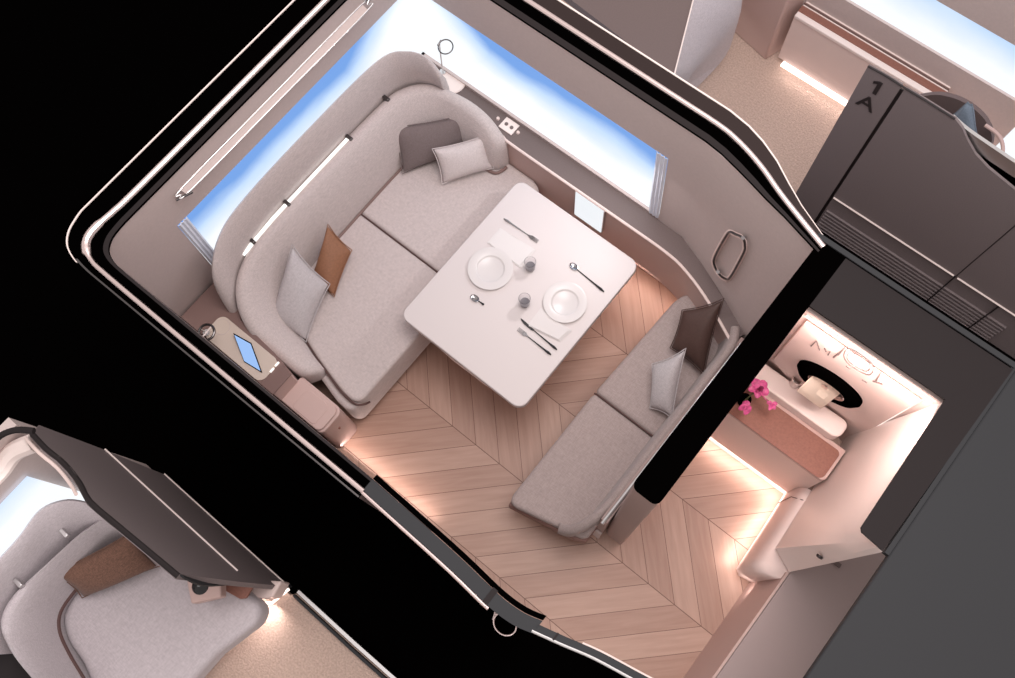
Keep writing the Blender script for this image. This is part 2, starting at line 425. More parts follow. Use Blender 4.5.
# windows: panes meet in the corner
skyL = sky_glow('sky left', ZB, ZT, (-2.85, 2.25, 1.6), seed=1.3)  # sky outside the windows is painted onto glowing panes
skyB = sky_glow('sky back', ZB, ZT, (-2.85, 2.25, 1.6), seed=4.1)
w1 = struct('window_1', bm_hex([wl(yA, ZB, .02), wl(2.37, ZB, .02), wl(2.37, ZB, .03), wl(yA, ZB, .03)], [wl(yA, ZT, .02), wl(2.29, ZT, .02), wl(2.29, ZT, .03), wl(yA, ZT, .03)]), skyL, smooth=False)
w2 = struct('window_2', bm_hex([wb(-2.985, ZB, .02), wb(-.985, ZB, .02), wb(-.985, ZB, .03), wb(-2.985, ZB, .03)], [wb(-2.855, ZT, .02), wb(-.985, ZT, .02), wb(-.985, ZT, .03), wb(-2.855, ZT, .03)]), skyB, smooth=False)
def blind(parent, pts, m='curtain', n=3):
    """pleated side blind: pts = four corners (two bottom, two top)"""
    a, b, c, d = [Vector(p) for p in pts]; bm = bmesh.new(); nr = ((b-a).cross(d-a)).normalized()*.008
    A = []; B = []
    for i in range(2*n+1):
        t = i/(2*n); o = nr if i % 2 else nr*0
        A.append(a+(b-a)*t+o); B.append(d+(c-d)*t+o)
    bm_band(A, B, nr*.4, bm)
    return link('side_blind', bm, M[m], parent, smooth=False)
blind(w1, [wl(yA+.002, ZB, .0), wl(yA+.07, ZB, .0), wl(yA+.07, ZT, .0), wl(yA+.002, ZT, .0)])
blind(w2, [wb(-1.06, ZB, .0), wb(-.987, ZB, .0), wb(-.987, ZT, .0), wb(-1.06, ZT, .0)])

# ------------------------------------------------ back ledge under the window
lx = [(-3.0, 2.23), (-2.3, 2.21), (-2.14, 2.192), (-2.02, 2.182), (-1.2, 2.185), (-.80, 2.183), (-.62, 2.15), (-.45, 2.09), (-.30, 2.02), (-.16, 1.95)]
lw = [(-3.0, 2.335), (-2.3, 2.335), (-2.14, 2.335), (-2.02, 2.335), (-1.2, 2.335), (-.80, 2.33), (-.60, 2.26), (-.40, 2.17), (-.28, 2.115), (-.13, 2.045)]
lt = thing('window_ledge', 'long mauve ledge running below the window behind the dining table', 'ledge', (-1.5, 2.2, 0))
lx = [tuple(p)[:2] for p in smooth_path([(a, b, 0) for a, b in lx], 4)]; lw = [tuple(p)[:2] for p in smooth_path([(a, b, 0) for a, b in lw], 4)]
link('ledge_top', bm_band(rail3(lx, .75), rail3(lw, .75), (0, 0, -.02)), M['mauvedk'], lt)
link('front_panel', bm_band(rail3([(a, b+.004) for a, b in lx], .735), rail3([(a, b+.004) for a, b in lx], .26), (0, .03, 0)), M['rose'], lt)
link('edge_bead', bm_tube(rail3(lx, .745), .010, n=8), M['roselight'], lt)
link('glow_strip', bm_band(rail3([(a, b+.03) for a, b in lx[12:]], .25), rail3([(a, b+.06) for a, b in lx[12:]], .25), (0, 0, -.012)), M['led'], lt)
struct('baseboard_back', bm_band(rail3([(a, b+.10) for a, b in lx], 0), rail3([(a, b+.10) for a, b in lx], .29), (0, .02, 0)), M['roselight'])
lamp('ledge_lamp', (-.95, 2.2, .27), .9, 6, (1, .72, .62), (-.95, 1.9, 0), .04)
# small lit screen set in the ledge front
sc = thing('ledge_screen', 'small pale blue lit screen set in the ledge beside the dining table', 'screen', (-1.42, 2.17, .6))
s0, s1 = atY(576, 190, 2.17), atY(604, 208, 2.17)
link('display', bm_box(s0.x, s1.x, 2.166, 2.172, .42, .742), sky_glow('small sky', .1, .95, strength=.95), sc, smooth=False)
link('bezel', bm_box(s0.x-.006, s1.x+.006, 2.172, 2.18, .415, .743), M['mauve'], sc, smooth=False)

# control panel on the ledge
c0 = at(509, 126, .755)
cp = link('control_plate', bm_box(c0.x-.055, c0.x+.055, c0.y-.045, c0.y+.045, .750, .758), M['cream'], lt, bev=.003)
for dx in (-.022, .022):
    link('button', bm_lathe([(0, .762), (.012, .762), (.013, .758)], n=16, c=(c0.x+dx, c0.y, 0)), M['engrave'], cp)
for px, py in ((498, 118), (518, 132)):
    k = at(px, py, .76)
    link('knob', bm_lathe([(0, .012), (.010, .012), (.013, .0)], n=16, c=(k.x, k.y, .750)), M['roselight'], lt)

# round charging pad and ring reading lamp at the window corner
p = at(452, 81, .76)
tag(link('charging_pad', bm_lathe([(0, .012), (.088, .012), (.095, .006), (.095, 0)], n=40, c=(p.x, p.y, .752)), M['cream']), 'round cream charging pad on the ledge in the window corner', 'charging pad')
def ring_lamp(base, head, r, label, tilt_n, th=.005, ctr=None):
    t = thing('reading_lamp', label, 'lamp', base)
    b = Vector(base); h = Vector(head)
    link('base', bm_lathe([(0, .012), (.022, .012), (.024, 0)], n=20, c=b), M['steel'], t)
    link('arm', bm_tube(smooth_path([b+Vector((0, 0, .01)), b.lerp(h, .6)+Vector((0, 0, .03)), h], 5), .0045, n=8), M['steel'], t)
    nrm = Vector(tilt_n).normalized(); u = nrm.orthogonal().normalized(); v = nrm.cross(u)
    d = ((h-Vector(ctr)) if ctr else (b-h)); d = (d-nrm*d.dot(nrm)).normalized()
    c = h-d*r
    link('ring', bm_tube([c+(u*math.cos(a)+v*math.sin(a))*r for a in [2*PI*i/32 for i in range(32)]], th, n=8, closed=True), M['darksteel'], t)
    e = d.cross(nrm)
    link('pin', bm_tube([h-e*.02, h+e*.02], .006, n=8), M['darksteel'], t)
    return t, c, u, v
pb = at(443, 72, .76)
ph = at(439.5, 43, 1.35)
ring_lamp(pb, ph, .045, 'slim ring reading lamp standing at the window corner', (0.1, -.2, 1), .004, at(448, 48, 1.35))

# grab rail under the rim of the left wall
a = atX(182, 192, -2.74); 
gr = thing('grab_rail', 'long slim rounded metal rail along the top of the left wall', 'rail', (a.x, a.y, a.z))
def wallrail(px, py, z): 
    v = at(px, py, z); return v
r0 = wallrail(180, 190, 1.93); r1 = wallrail(362, 4, 1.93); r2 = wallrail(368, 10, 1.90); r3 = wallrail(187, 194, 1.90)
link('rail_loop', bm_tube(smooth_path([r0.lerp(r1, .02), r0.lerp(r1, .5), r1.lerp(r0, .01), (r1+r2)/2+(r1-r0).normalized()*.02, r2.lerp(r3, .01), r2.lerp(r3, .5), r3.lerp(r2, .02), (r0+r3)/2-(r1-r0).normalized()*.02], 6, True), .0045, n=8, closed=True), M['steel'], gr)
link('infill', bm_slab([r0, r1, r2, r3], (-.02, 0, 0)), M['mauve'], gr, smooth=False)
for q in (r3.lerp(r2, -.01), r0.lerp(r1, 1.02)):
    link('bracket', bm_tube([q+Vector((-.02, -.045, 0)), q+Vector((.015, .04, 0))], .007, n=8), M['darksteel'], gr)
# handle loop on the curved back wall
hp = [(730, 232), (735, 234), (743, 238), (745, 246), (743, 254), (731, 276), (726, 279), (719, 274), (714, 264), (715, 256), (726, 236)]
def onwall(px, py, off=.02):
    y = 2.2
    for _ in range(12):
        q = atY(px, py, y); z = q.z; t = (z-.77)/1.29
        i = 0
        xs = [curve_b[j][0]+(curve_t[j][0]-curve_b[j][0])*t for j in range(n)]
        os_ = [curve_b[j][1]+(curve_t[j][1]-curve_b[j][1])*t for j in range(n)]
        i = max(0, min(n-2, sum(1 for x in xs if x < q.x)-1)); f = (q.x-xs[i])/(xs[i+1]-xs[i])
        y = yw(z)+os_[i]+(os_[i+1]-os_[i])*f-off
    return atY(px, py, y)
hq = [onwall(*p) for p in hp]
hh = link('handle', bm_tube(smooth_path(hq, 5, True), .0065, n=10, closed=True), M['darksteel'], wback)
link('escutcheon', bm_tube(smooth_path([onwall(*p, off=.004) for p in hp], 5, True), .015, n=8, closed=True), M['roselight'], hh)
for px, py in ((743, 238), (718, 272)):
    link('mount', bm_tube([onwall(px, py, .0), onwall(px, py, .035)], .011, n=10), M['darksteel'], hh)

# ================================================================== partition and vanity room shell
pr = rrect(-.085, .055, .66, 2.10, [.01, .01, .03, .03], 4)
struct('wall_middle', bm_prism(rrect(-.083, .050, .660, 2.10, [.01, .01, .03, .02], 4), 0, T-.03), M['endrose'])
struct('trim_11', bm_prism(rrect(-.085, .055, .655, 2.13, [.01, .01, .035, .035], 5), T-.03, T), M['black'])
# charcoal cap over the vanity room walls
cap = [(.055, 1.805), (.749, 1.803), (.861, 1.115), (.853, 1.095), (.885, 1.09), (.905, 1.12), (.905, 2.10), (.055, 2.10)]
bmc = bmesh.new(); bm_prism([(.055, 1.805), (.749, 1.803), (.905, 2.10), (.055, 2.10)], T-.012, T, bmc)
bm_prism([(.749, 1.803), (.765, 1.115), (.778, 1.100), (.885, 1.09), (.905, 2.10)], T-.012, T-.0005, bmc)
struct('trim_12', bmc, M['darkcap'], smooth=False)
struct('trim_13', bm_band([(-.11, 2.13, T), (.905, 2.13, T)], [(-.11, 2.105, T), (.905, 2.105, T)], (0, 0, .008)), M['greycap'], smooth=False)
struct('trim_14', bm_band([(-.11, 2.105, T-.05), (.9, 2.105, T-.05)], [(-.11, 2.15, T-.05), (.9, 2.15, T-.05)], (0, 0, .045)), M['black'], smooth=False)
struct('ceiling', bm_box(.915, 3.2, -1.2, 2.15, T-.05, T+.004), M['greycap'], bev=.01)
struct('trim_15', bm_box(.895, .915, 1.09, 2.14, T-.04, T-.002), M['greycap'], smooth=False)
# vanity back wall (flares outward downward) and right wall
def vy(z): return 1.803+.14*(2.1-z)/1.2
wv = bm_hex([(.05, vy(.5), .5), (.78, vy(.5), .5), (.78, vy(.5)+.05, .5), (.05, vy(.5)+.05, .5)], [(.05, vy(2.04), 2.04), (.78, vy(2.04), 2.04), (.78, vy(2.04)+.05, 2.04), (.05, vy(2.04)+.05, 2.04)])
wbv = struct('wall_vanity', wv, M['roselight'], smooth=False)
wr = bmesh.new()
A0, A1 = Vector((.712, 1.98, .5)), Vector((.752, 1.80, 2.06)); B0, B1 = Vector((.758, 1.16, .5)), Vector((.862, 1.13, 2.06))
G = [[(A0.lerp(A1, s)).lerp(B0.lerp(B1, s), t) for t in (0, .33, .66, 1)]+[Vector((.886, 1.10, .5)).lerp(Vector((.868, 1.10, 2.06)), s)] for s in (0, .1, .25, .5, .75, 1)]
a_ = [[wr.verts.new(p) for p in r] for r in G]; b_ = [[wr.verts.new(Vector((.893, p.y-.008*(j_ == 4), p.z))) for j_, p in enumerate(r)] for r in G]
for i in range(len(G)-1):
    for j in range(4):
        wr.faces.new((a_[i][j], a_[i][j+1], a_[i+1][j+1], a_[i+1][j])); wr.faces.new((b_[i][j+1], b_[i][j], b_[i+1][j], b_[i+1][j+1]))
    for j in (0, 4): wr.faces.new((a_[i][j], b_[i][j], b_[i+1][j], a_[i+1][j]))
for j in range(4):
    for i in (0, len(G)-1): wr.faces.new((a_[i][j], a_[i][j+1], b_[i][j+1], b_[i][j]))
wrt = struct('wall_right', wr, M['cream'])
# E2
# ------------------------------------------------ vanity room
def onv(px, py, off=0):
    y = 1.85
    for _ in range(10):
        q = atY(px, py, y); y = vy(q.z)-off
    return atY(px, py, y)
struct('trim_16', bm_band([(.07, vy(1.97)-.012, 1.97), (.735, vy(1.97)-.012, 1.97)], [(.07, vy(1.99)-.012, 1.99), (.735, vy(1.99)-.012, 1.99)], (0, .01, 0)), M['ledsoft'], smooth=False)
rp = bmesh.new()
bm_slab([(.085, vy(1.0)-.005, 1.0), onv(846, 444, .005), onv(922, 399, .005), (.085, onv(922, 399, .005).y, onv(922, 399, .005).z)], (0, -.014, 0), rp)
struct('wall_panel', rp, M['roselight'], bev=.008, seg=3)
struct('trim_17', bm_tube([onv(847, 443, .014), onv(924, 399, .014)], .0045, n=8), M['ledsoft'])
lamp('vanity_lamp', (.42, 1.68, 2.03), .6, 7.0, (1, .80, .735), (.42, 1.72, 0), .1)

vt = thing('vanity_counter', 'vanity counter with terracotta top and cream upstand beside the round mirror', 'vanity', (.38, 1.7, 0))
link('front', bm_prism([(.052, 1.575), (.72, 1.585), (.72, 1.70), (.052, 1.70)], .0, .76), M['roselight'], vt, bev=.006)
link('top', bm_prism(rrect(.052, .722, 1.572, 1.80, [.01, .01, .01, .03]), .76, .80), M['rose'], vt, bev=.003)
link('inlay', bm_prism(rrect(.053, .705, 1.568, 1.772, [.03, .005, .002, .04]), .80, .806), M['terracotta'], vt, bev=.003)
link('upstand', bm_prism(rrect(.052, .64, 1.79, 1.91, [.04, .01, .01, .05]), .80, .90), M['cream'], vt, bev=.015, seg=3)
lamp('vanity_floor_lamp', (.36, 1.545, .09), .62, 1.2, (1, .84, .79), None, .05)

bn = thing('vanity_bench', 'low pale rose padded ledge along the right side of the vanity room', 'bench', (.72, 1.3, 0))
fr = [(.672, 1.58, .02), (.69, 1.30, .02), (.70, 1.06, .02), (.705, 1.00, .02), (.74, .975, .02), (.83, .99, .02)]
def up(pts, z, dx=0, dy=0): return [(p[0]+dx, p[1]+dy, z) for p in pts]
bmx = bmesh.new()
prof = [(0, .02), (.004, .25), (.012, .38), (.03, .45), (.055, .475)]
R_ = []
for p in fr:
    R_.append([(p[0]+d, p[1]+(d if p[1] < 1.03 else 0), z) for d, z in prof]+[(.90, max(p[1], 1.10), .475), (.90, max(p[1], 1.10), .02)])
bm_loft(R_, bmx)
link('body', bmx, M['roselight'], bn, angle=60)
link('drawer_joint', bm_tube([(.672, 1.50, .05), (.676, 1.50, .38), (.73, 1.50, .482)], .0025, n=6), M['seam'], bn)
lamp('bench_floor_lamp', (.645, 1.28, .09), .05, 1.1, (1, .84, .79), None, .58)
lamp('bench_end_lamp', (.78, .93, .14), .08, .12, (1, .82, .76), None, .04)
# door base and cabinet beside the entrance
struct('baseboard_right', bm_hex([(.835, -.1, 0), (.90, -.1, 0), (.90, 1.09, 0), (.82, .98, 0)], [(.885, -.1, .5), (.90, -.1, .5), (.90, 1.10, .5), (.885, 1.09, .5)]), M['rose'], smooth=False)
cb = thing('side_cabinet', 'low mauve cabinet with a flat top beside the vanity room entrance', 'cabinet', (1.05, .6, 0))
link('body', bm_box(.906, 1.75, -.1, 1.60, 0, .47), M['mauve'], cb, bev=.006)
link('top', bm_box(.903, 1.76, -.11, 1.61, .47, .50), M['mauvemid'], cb, bev=.003)
k = at(836, 563, .505); link('catch', bm_box(k.x-.03, k.x+.03, k.y-.012, k.y+.012, .50, .512), M['mauvedk'], cb, smooth=False)
lv = atY(820, 556, 1.108)
bml = bm_lathe([(0, .012), (.016, .010), (.018, 0)], n=20); bml.transform(Matrix.Translation(lv) @ Matrix.Rotation(PI/2, 4, 'X'))
link('latch', bml, M['letter'], wrt)

# round mirror on the vanity wall
mc = onv(829, 384, .03)
nv = Vector((0, -1.2, -.14)).normalized()          # the wall's own tilt
uv = Vector((1, 0, 0)); vv = nv.cross(uv)
mr = thing('round_mirror', 'black ringed round mirror on the cream vanity wall', 'mirror', mc)
def disc(r0, z0, prof):
    bm = bmesh.new(); bm_lathe(prof, bm, n=48)
    mt = Matrix((uv, -vv, nv)).transposed().to_4x4(); mt.translation = mc
    bm.transform(mt); return bm
link('ring', disc(0, 0, [(.10, .012), (.112, .03), (.14, .040), (.165, .032), (.190, .008), (.190, -.012), (.10, -.012)]), M['black'], mr)
link('inner_rim', disc(0, 0, [(.096, .01), (.100, .028), (.108, .03), (.112, .012)]), M['mirror'], mr)
link('glass', disc(0, 0, [(0, .004), (.102, .004)]), M['mirror'], mr)
tw = tag(link('stone_block', bm_slab([at(801, 386.5, 1.36), at(826, 405, 1.14), at(843, 391.5, 1.36), at(814, 374, 1.36)], (0, 0, -.10)), M['towel'], bev=.005), 'cream stone block fixed in front of the round black mirror', 'block')
j = tag(link('cup', bm_lathe([(0, 0), (.026, 0), (.030, .09), (.027, .09), (.024, .006), (0, .006)], n=24), M['cream']), 'small cream cup left of the round black mirror', 'cup')
j.location = at(794, 384, .91)
bk = at(824, 387, 1.31)
link('bracket', bm_tube([bk, (bk.x, vy(1.31)-.02, 1.31)], .018, n=10), M['chrome'], tw, local=True)
# engraved marks on the vanity panel
def mark(name, pts, r=.0035, m='engrave', **kw):
    return bm_tube([onv(a, b, .022) for a, b in pts], r, n=6, **kw)
em = thing('wall_emblem', 'faint engraved lettering and capsule emblem above the round mirror', 'emblem', onv(850, 368))
link('letter', mark('', [(811, 346), (816.5, 341), (819.5, 350)]), M['engrave'], em)
link('letter', mark('', [(824.5, 348.5), (826, 351.5)]), M['engrave'], em)
link('letter', mark('', [(828, 355), (830, 352)]), M['engrave'], em)
for pts in ([(838, 355), (844.5, 347.5)], [(838.5, 353.5), (833.5, 357.5)], [(875, 382), (880.5, 373)], [(873, 381), (882, 384)]):
    link('letter', mark('', pts, .0045), M['engrave'], em)
cc = [(846, 350), (852, 349.5), (869, 361), (873, 367), (872, 373), (866, 374.5), (850, 365), (844, 357)]
link('capsule', bm_tube(smooth_path([onv(a, b, .022) for a, b in cc], 4, True), .003, n=6, closed=True), M['engrave'], em)
link('capsule', bm_tube(smooth_path([onv(858+(a-858)*.78, 362+(b-362)*.72, .022) for a, b in cc], 4, True), .0022, n=6, closed=True), M['engrave'], em)
for pts in ([(862, 380), (867, 383)], [(846, 366), (850, 369)]): link('letter', mark('', pts, .003), M['engrave'], em)

# orchid
of = thing('orchid', 'pink orchid with dark stem on the terracotta vanity counter', 'flower', (.10, 1.67, .806))
link('pot', bm_lathe([(0, 0), (.03, 0), (.037, .07), (.033, .07), (.028, .01), (0, .01)], n=24), M['black'], of, local=True)
f0 = at(758, 389, 1.02); f1 = at(746, 407, .98); f2 = at(772, 404, 1.0)
link('stem', bm_tube(smooth_path([(.10, 1.67, .81), (.105, 1.665, .92), f0+Vector((0, 0, -.02))], 6), .004, n=8), M['stem'], of)
link('stem', bm_tube(smooth_path([(.105, 1.665, .92), f1+Vector((.01, .02, -.03)), f1], 5), .003, n=8), M['stem'], of)
link('stem', bm_tube(smooth_path([f0+Vector((0, 0, -.02)), f2+Vector((-.03, 0, 0)), f2], 5), .003, n=8), M['petal'], of)
def petal(c, a, l, w_, tilt, curl=.25):
    bm = bmesh.new(); nu, nw = 6, 5; g = []
    for i in range(nu+1):
        t = i/nu; ww = w_*math.sin(PI*min(.97, .12+.80*t))**.8
        row = []
        for k_ in range(nw):
            s_ = (k_/(nw-1)-.5)*2
            row.append(Vector((t*l, s_*ww/2, math.sin(t*PI*.5)*l*tilt-curl*l*t*t+.18*ww*s_*s_)))
        g.append(row)
    vs = [[bm.verts.new(p) for p in r] for r in g]
    vs2 = [[bm.verts.new(p-Vector((0, 0, .0016))) for p in r] for r in g]
    for i in range(nu):
        for k_ in range(nw-1):
            bm.faces.new((vs[i][k_], vs[i+1][k_], vs[i+1][k_+1], vs[i][k_+1])); bm.faces.new((vs2[i][k_+1], vs2[i+1][k_+1], vs2[i+1][k_], vs2[i][k_]))
        for k_ in (0, nw-1): bm.faces.new((vs[i][k_], vs2[i][k_], vs2[i+1][k_], vs[i+1][k_]))
    for i in (0, nu):
        for k_ in range(nw-1): bm.faces.new((vs[i][k_], vs[i][k_+1], vs2[i][k_+1], vs2[i][k_]))
    bm.transform(Matrix.Translation(c) @ Matrix.Rotation(a, 4, 'Z'))
    return bm
for i, (a, l, w_) in enumerate(((80, .062, .055), (152, .062, .058), (224, .055, .045), (296, .055, .045), (8, .062, .058))):
    link('petal', petal(f0, math.radians(a), l, w_, .35), M['petal'], of)
for i in range(3):
    link('petal', petal(f0+Vector((0, 0, .012)), math.radians(-60+i*50), .026, .02, .9), M['petaldark'], of)
for a, l in ((235, .06), (280, .055), (190, .04)): link('petal', petal(f1+Vector((.01, .02, 0)), math.radians(a), l, .04, .1, .5), M['petal'], of)
for a, l in ((-30, .035), (-80, .04), (40, .03), (200, .03)): link('petal', petal(f2, math.radians(a), l, .025, .3), M['petal'], of)

# ================================================================== sofa
def cushion(name, pts, z0, z1, m, parent, r=.04, seg=5):
    return link(name, bm_prism(pts, z0, z1), m, parent, bev=r, seg=seg)
def back_loft(st, zlow=.3, outw=.06, k=5, bulge=.035):
    """st: (crease xy, top xy, z top) stations along the back"""
    c = smooth_path([(a[0], a[1], .47) for a, b, z in st], k); t = smooth_path([(b[0], b[1], z) for a, b, z in st], k)
    rings = []
    for a, b in zip(c, t):
        o = Vector((b.x-a.x, b.y-a.y, 0)); o = o.normalized() if o.length > 1e-4 else Vector((0, 1, 0))
        zt = b.z; hgt = zt-.47
        rings.append([a+Vector((0, 0, -.17)), a+o*-.005+Vector((0, 0, .01)), a.lerp(b, .3)-o*bulge*.9+Vector((0, 0, .0)), a.lerp(b, .65)-o*bulge, Vector((b.x, b.y, zt-.035))-o*(bulge+.005),
                      Vector((b.x, b.y, zt-.005))-o*.012, Vector((b.x, b.y, zt))+o*.02, Vector((b.x, b.y, zt-.012))+o*.05, Vector((b.x, b.y, zt-.05))+o*min(outw, .06), Vector((b.x, b.y, max(zlow, .47-.17)))+o*outw])
    e0 = rings[0]; 
    def shrink(r, f):
        m_ = sum(r, Vector())/len(r); return [p.lerp(m_, f) for p in r]
    d0 = (c[0]-c[1]).normalized(); d1 = (c[-1]-c[-2]).normalized()
    rings = [[p+d0*.045 for p in shrink(rings[0], .55)], [p+d0*.03 for p in shrink(rings[0], .2)]]+rings+[[p+d1*.03 for p in shrink(rings[-1], .2)], [p+d1*.045 for p in shrink(rings[-1], .55)]]
    return bm_loft(rings)
st = [((-2.11, .30), (-2.16, .215), .60), ((-2.25, .33), (-2.31, .215), .66), ((-2.42, .39), (-2.50, .22), .78), ((-2.56, .49), (-2.67, .33), .89), ((-2.64, .69), (-2.765, .55), .945),
      ((-2.66, 1.0), (-2.79, .93), .955), ((-2.665, 1.7), (-2.79, 1.74), .955), ((-2.62, 1.90), (-2.755, 1.965), .95), ((-2.50, 2.02), (-2.64, 2.105), .93), ((-2.36, 2.06), (-2.43, 2.165), .89), ((-2.24, 2.06), (-2.26, 2.165), .85), ((-2.16, 2.07), (-2.14, 2.14), .78)]
so = thing('corner_sofa', 'long light greige fabric sofa curving round the left wall window corner', 'sofa', (-2.3, 1.2, 0))
link('backrest', back_loft(st), M['sofa'], so, angle=80)
seat_back = [(-2.69, 1.262), (-2.69, .75), (-2.63, .55), (-2.52, .45), (-2.38, .39), (-2.2, .335), (-2.0, .285), (-1.90, .265), (-1.83, .262), (-1.795, .275), (-1.772, .31), (-1.77, 1.262)]
seat_back2 = [(-1.77, 1.270), (-1.77, 2.06), (-1.785, 2.12), (-1.82, 2.165), (-1.88, 2.185), (-2.2, 2.185), (-2.42, 2.16), (-2.55, 2.08), (-2.65, 1.95), (-2.69, 1.75), (-2.69, 1.270)]
cushion('seat_cushion', seat_back, .30, .46, M['sofa'], so, .028)
cushion('seat_cushion', seat_back2, .30, .46, M['sofa'], so, .028)
link('seat_base', bm_prism([(p[0]-.012 if p[0] > -2 else p[0], p[1]-(.065 if p[1] < .46 else 0)) for p in seat_back+seat_back2], .10, .40), M['sofa'], so, bev=.02)
link('plinth', bm_prism([(-1.87, .26), (-1.87, 2.1), (-2.75, 2.1), (-2.75, .45), (-2.4, .33)], 0, .10), M['mauvedk'], so)
link('cushion_seam', bm_tube([(-2.66, 1.266, .452), (-1.80, 1.266, .452), (-1.774, 1.266, .43), (-1.768, 1.266, .33)], .006, n=6), M['seam'], so)
link('piping', bm_tube(smooth_path([(-2.38, .385, .44), (-2.2, .33, .44), (-2.0, .278, .44), (-1.90, .258, .436), (-1.82, .255, .425), (-1.785, .268, .41), (-1.765, .30, .38), (-1.763, .33, .34)], 4), .007, n=6), M['seam'], so)
cr = smooth_path([(a[0]+.012, a[1]-(.0 if a[1] > 1 else -.005), .462) for a, b, z in st[5:8]], 5)
link('piping', bm_tube(cr, .010, n=6), M['brownled'], so)
link('end_cap', bm_tube(smooth_path([(-2.22, 2.04, .475), (-2.13, 2.05, .475), (-2.095, 2.08, .475), (-2.08, 2.14, .475)], 4), .011, n=10), M['brownled'], so)

# the taller outer wing behind the backrest
wb_ = [(-2.67, .215, .60), (-2.73, .30, .72), (-2.815, .46, .82), (-2.86, .80, .85), (-2.865, 1.38, .85), (-2.86, 1.90, .85), (-2.80, 2.08, .85), (-2.69, 2.15, .85), (-2.60, 2.17, .85)]
wt_ = [(-2.685, .20, .74), (-2.735, .275, 1.12), (-2.80, .47, 1.28), (-2.842, .76, 1.30), (-2.853, 1.38, 1.30), (-2.835, 1.90, 1.30), (-2.745, 2.045, 1.30), (-2.64, 2.105, 1.25), (-2.57, 2.12, 1.12)]
wbp = smooth_path(wb_, 6); wtp = smooth_path(wt_, 6)
rings = []
for i, (a, b) in enumerate(zip(wbp, wtp)):
    tdir = (wtp[min(i+1, len(wtp)-1)]-wtp[max(i-1, 0)]); tdir.z = 0; tdir.normalize(); o = Vector((-tdir.y, tdir.x, 0))
    rings.append([a-Vector((0, 0, .3)), a, a.lerp(b, .5)-o*.012, a.lerp(b, .94)-o*.005, b+o*.012, b+o*.03-Vector((0, 0, .02)), a.lerp(b, .6)+o*.045, a+o*.045, a+o*.045-Vector((0, 0, .3))])
def shr(r, f):
    m_ = sum(r, Vector())/len(r); return [p.lerp(m_, f) for p in r]
rings = [shr(rings[0], .4)]+rings+[shr(rings[-1], .4)]
link('outer_wing', bm_loft(rings), M['sofa'], so, angle=80)
link('glow_strip', bm_band([(-2.825, .50, .93), (-2.838, .8, .945), (-2.842, 1.50, .945)], [(-2.800, .50, .935), (-2.815, .8, .95), (-2.818, 1.50, .95)], (0, 0, .01)), M['whiteglow'], so, smooth=False)  # window light coming through the gap, painted as a glowing strip
for y in (.60, .92, 1.50, 1.86):
    link('bracket', bm_box(-2.85, -2.80, y-.012, y+.012, .93, .97), M['darksteel'], so, bev=.004)

# pillows
def pillow(name, corners, th, m, label, group=None, up=(0, 0, 1), pinch=.085, N=14, pipe=None):
    p = [Vector(c) for c in corners]
    ctr = sum(p, Vector())/4
    nr = ((p[1]-p[0]).cross(p[3]-p[0])).normalized()
    if nr.dot(Vector(up)) < 0: nr = -nr
    o = thing(name, label, 'pillow', ctr, 0, group)
    bm = bmesh.new(); top = {}; bot = {}; rnd = random.Random(hash(name) % 100+len(label))
    ph_ = rnd.random()*6
    for i in range(N+1):
        for k_ in range(N+1):
            u = -1+2*i/N; v = -1+2*k_/N
            uu = u*(1-pinch*(1-v*v)*abs(u)); vv_ = v*(1-pinch*(1-u*u)*abs(v))
            a, b = (uu+1)/2, (vv_+1)/2
            q = p[0]*(1-a)*(1-b)+p[1]*a*(1-b)+p[2]*a*b+p[3]*(1-a)*b
            f = ((1-abs(u)**2.6)*(1-abs(v)**2.6))**.55
            wr_ = .05*math.sin(3.1*u+ph_)*math.cos(2.3*v+ph_)
            edge = i in (0, N) or k_ in (0, N)
            top[i, k_] = bm.verts.new(q+nr*th*.5*(f+wr_*f))
            bot[i, k_] = top[i, k_] if edge else bm.verts.new(q-nr*th*.5*f*.9)
    for i in range(N):
        for k_ in range(N):
            for g in (top, bot):
                try: bm.faces.new((g[i, k_], g[i+1, k_], g[i+1, k_+1], g[i, k_+1]))
                except ValueError: pass
    ed = [(i, 0) for i in range(N)]+[(N, k_) for k_ in range(N)]+[(N-i, N) for i in range(N)]+[(0, N-k_) for k_ in range(N)]
    ep = [top[e].co.copy() for e in ed]
    link('cover', bm, m, o, sub=1)
    link('seam', bm_tube(ep, .0035, n=6, closed=True), pipe or m, o)
    return o
pillow('pillow', [at(402, 174, .49), at(470, 150, .49), at(464, 115, .76), at(389, 127, .76)], .14, M['pil_taupe'], 'dark taupe pillow at the window end of the long sofa', 'pillows on the long sofa')
pillow('pillow', [at(442, 184, .50), at(494, 168, .50), at(486, 135, .73), at(432, 149, .71)], .13, M['pil_pale'], 'small pale pillow leaning in front of the dark taupe pillow', 'pillows on the long sofa')
pillow('pillow', [at(311, 280, .49), at(334, 297, .49), at(352, 250, .58), at(328, 224, .74)], .13, M['pil_rust'], 'small rust brown pillow on the long sofa beside the light grey pillow', 'pillows on the long sofa')
pillow('pillow', [at(268, 320, .53), at(306, 342, .49), at(330, 284, .60), at(292, 244, .84)], .19, M['pil_grey'], 'light grey pillow at the console end of the long sofa', 'pillows on the long sofa')

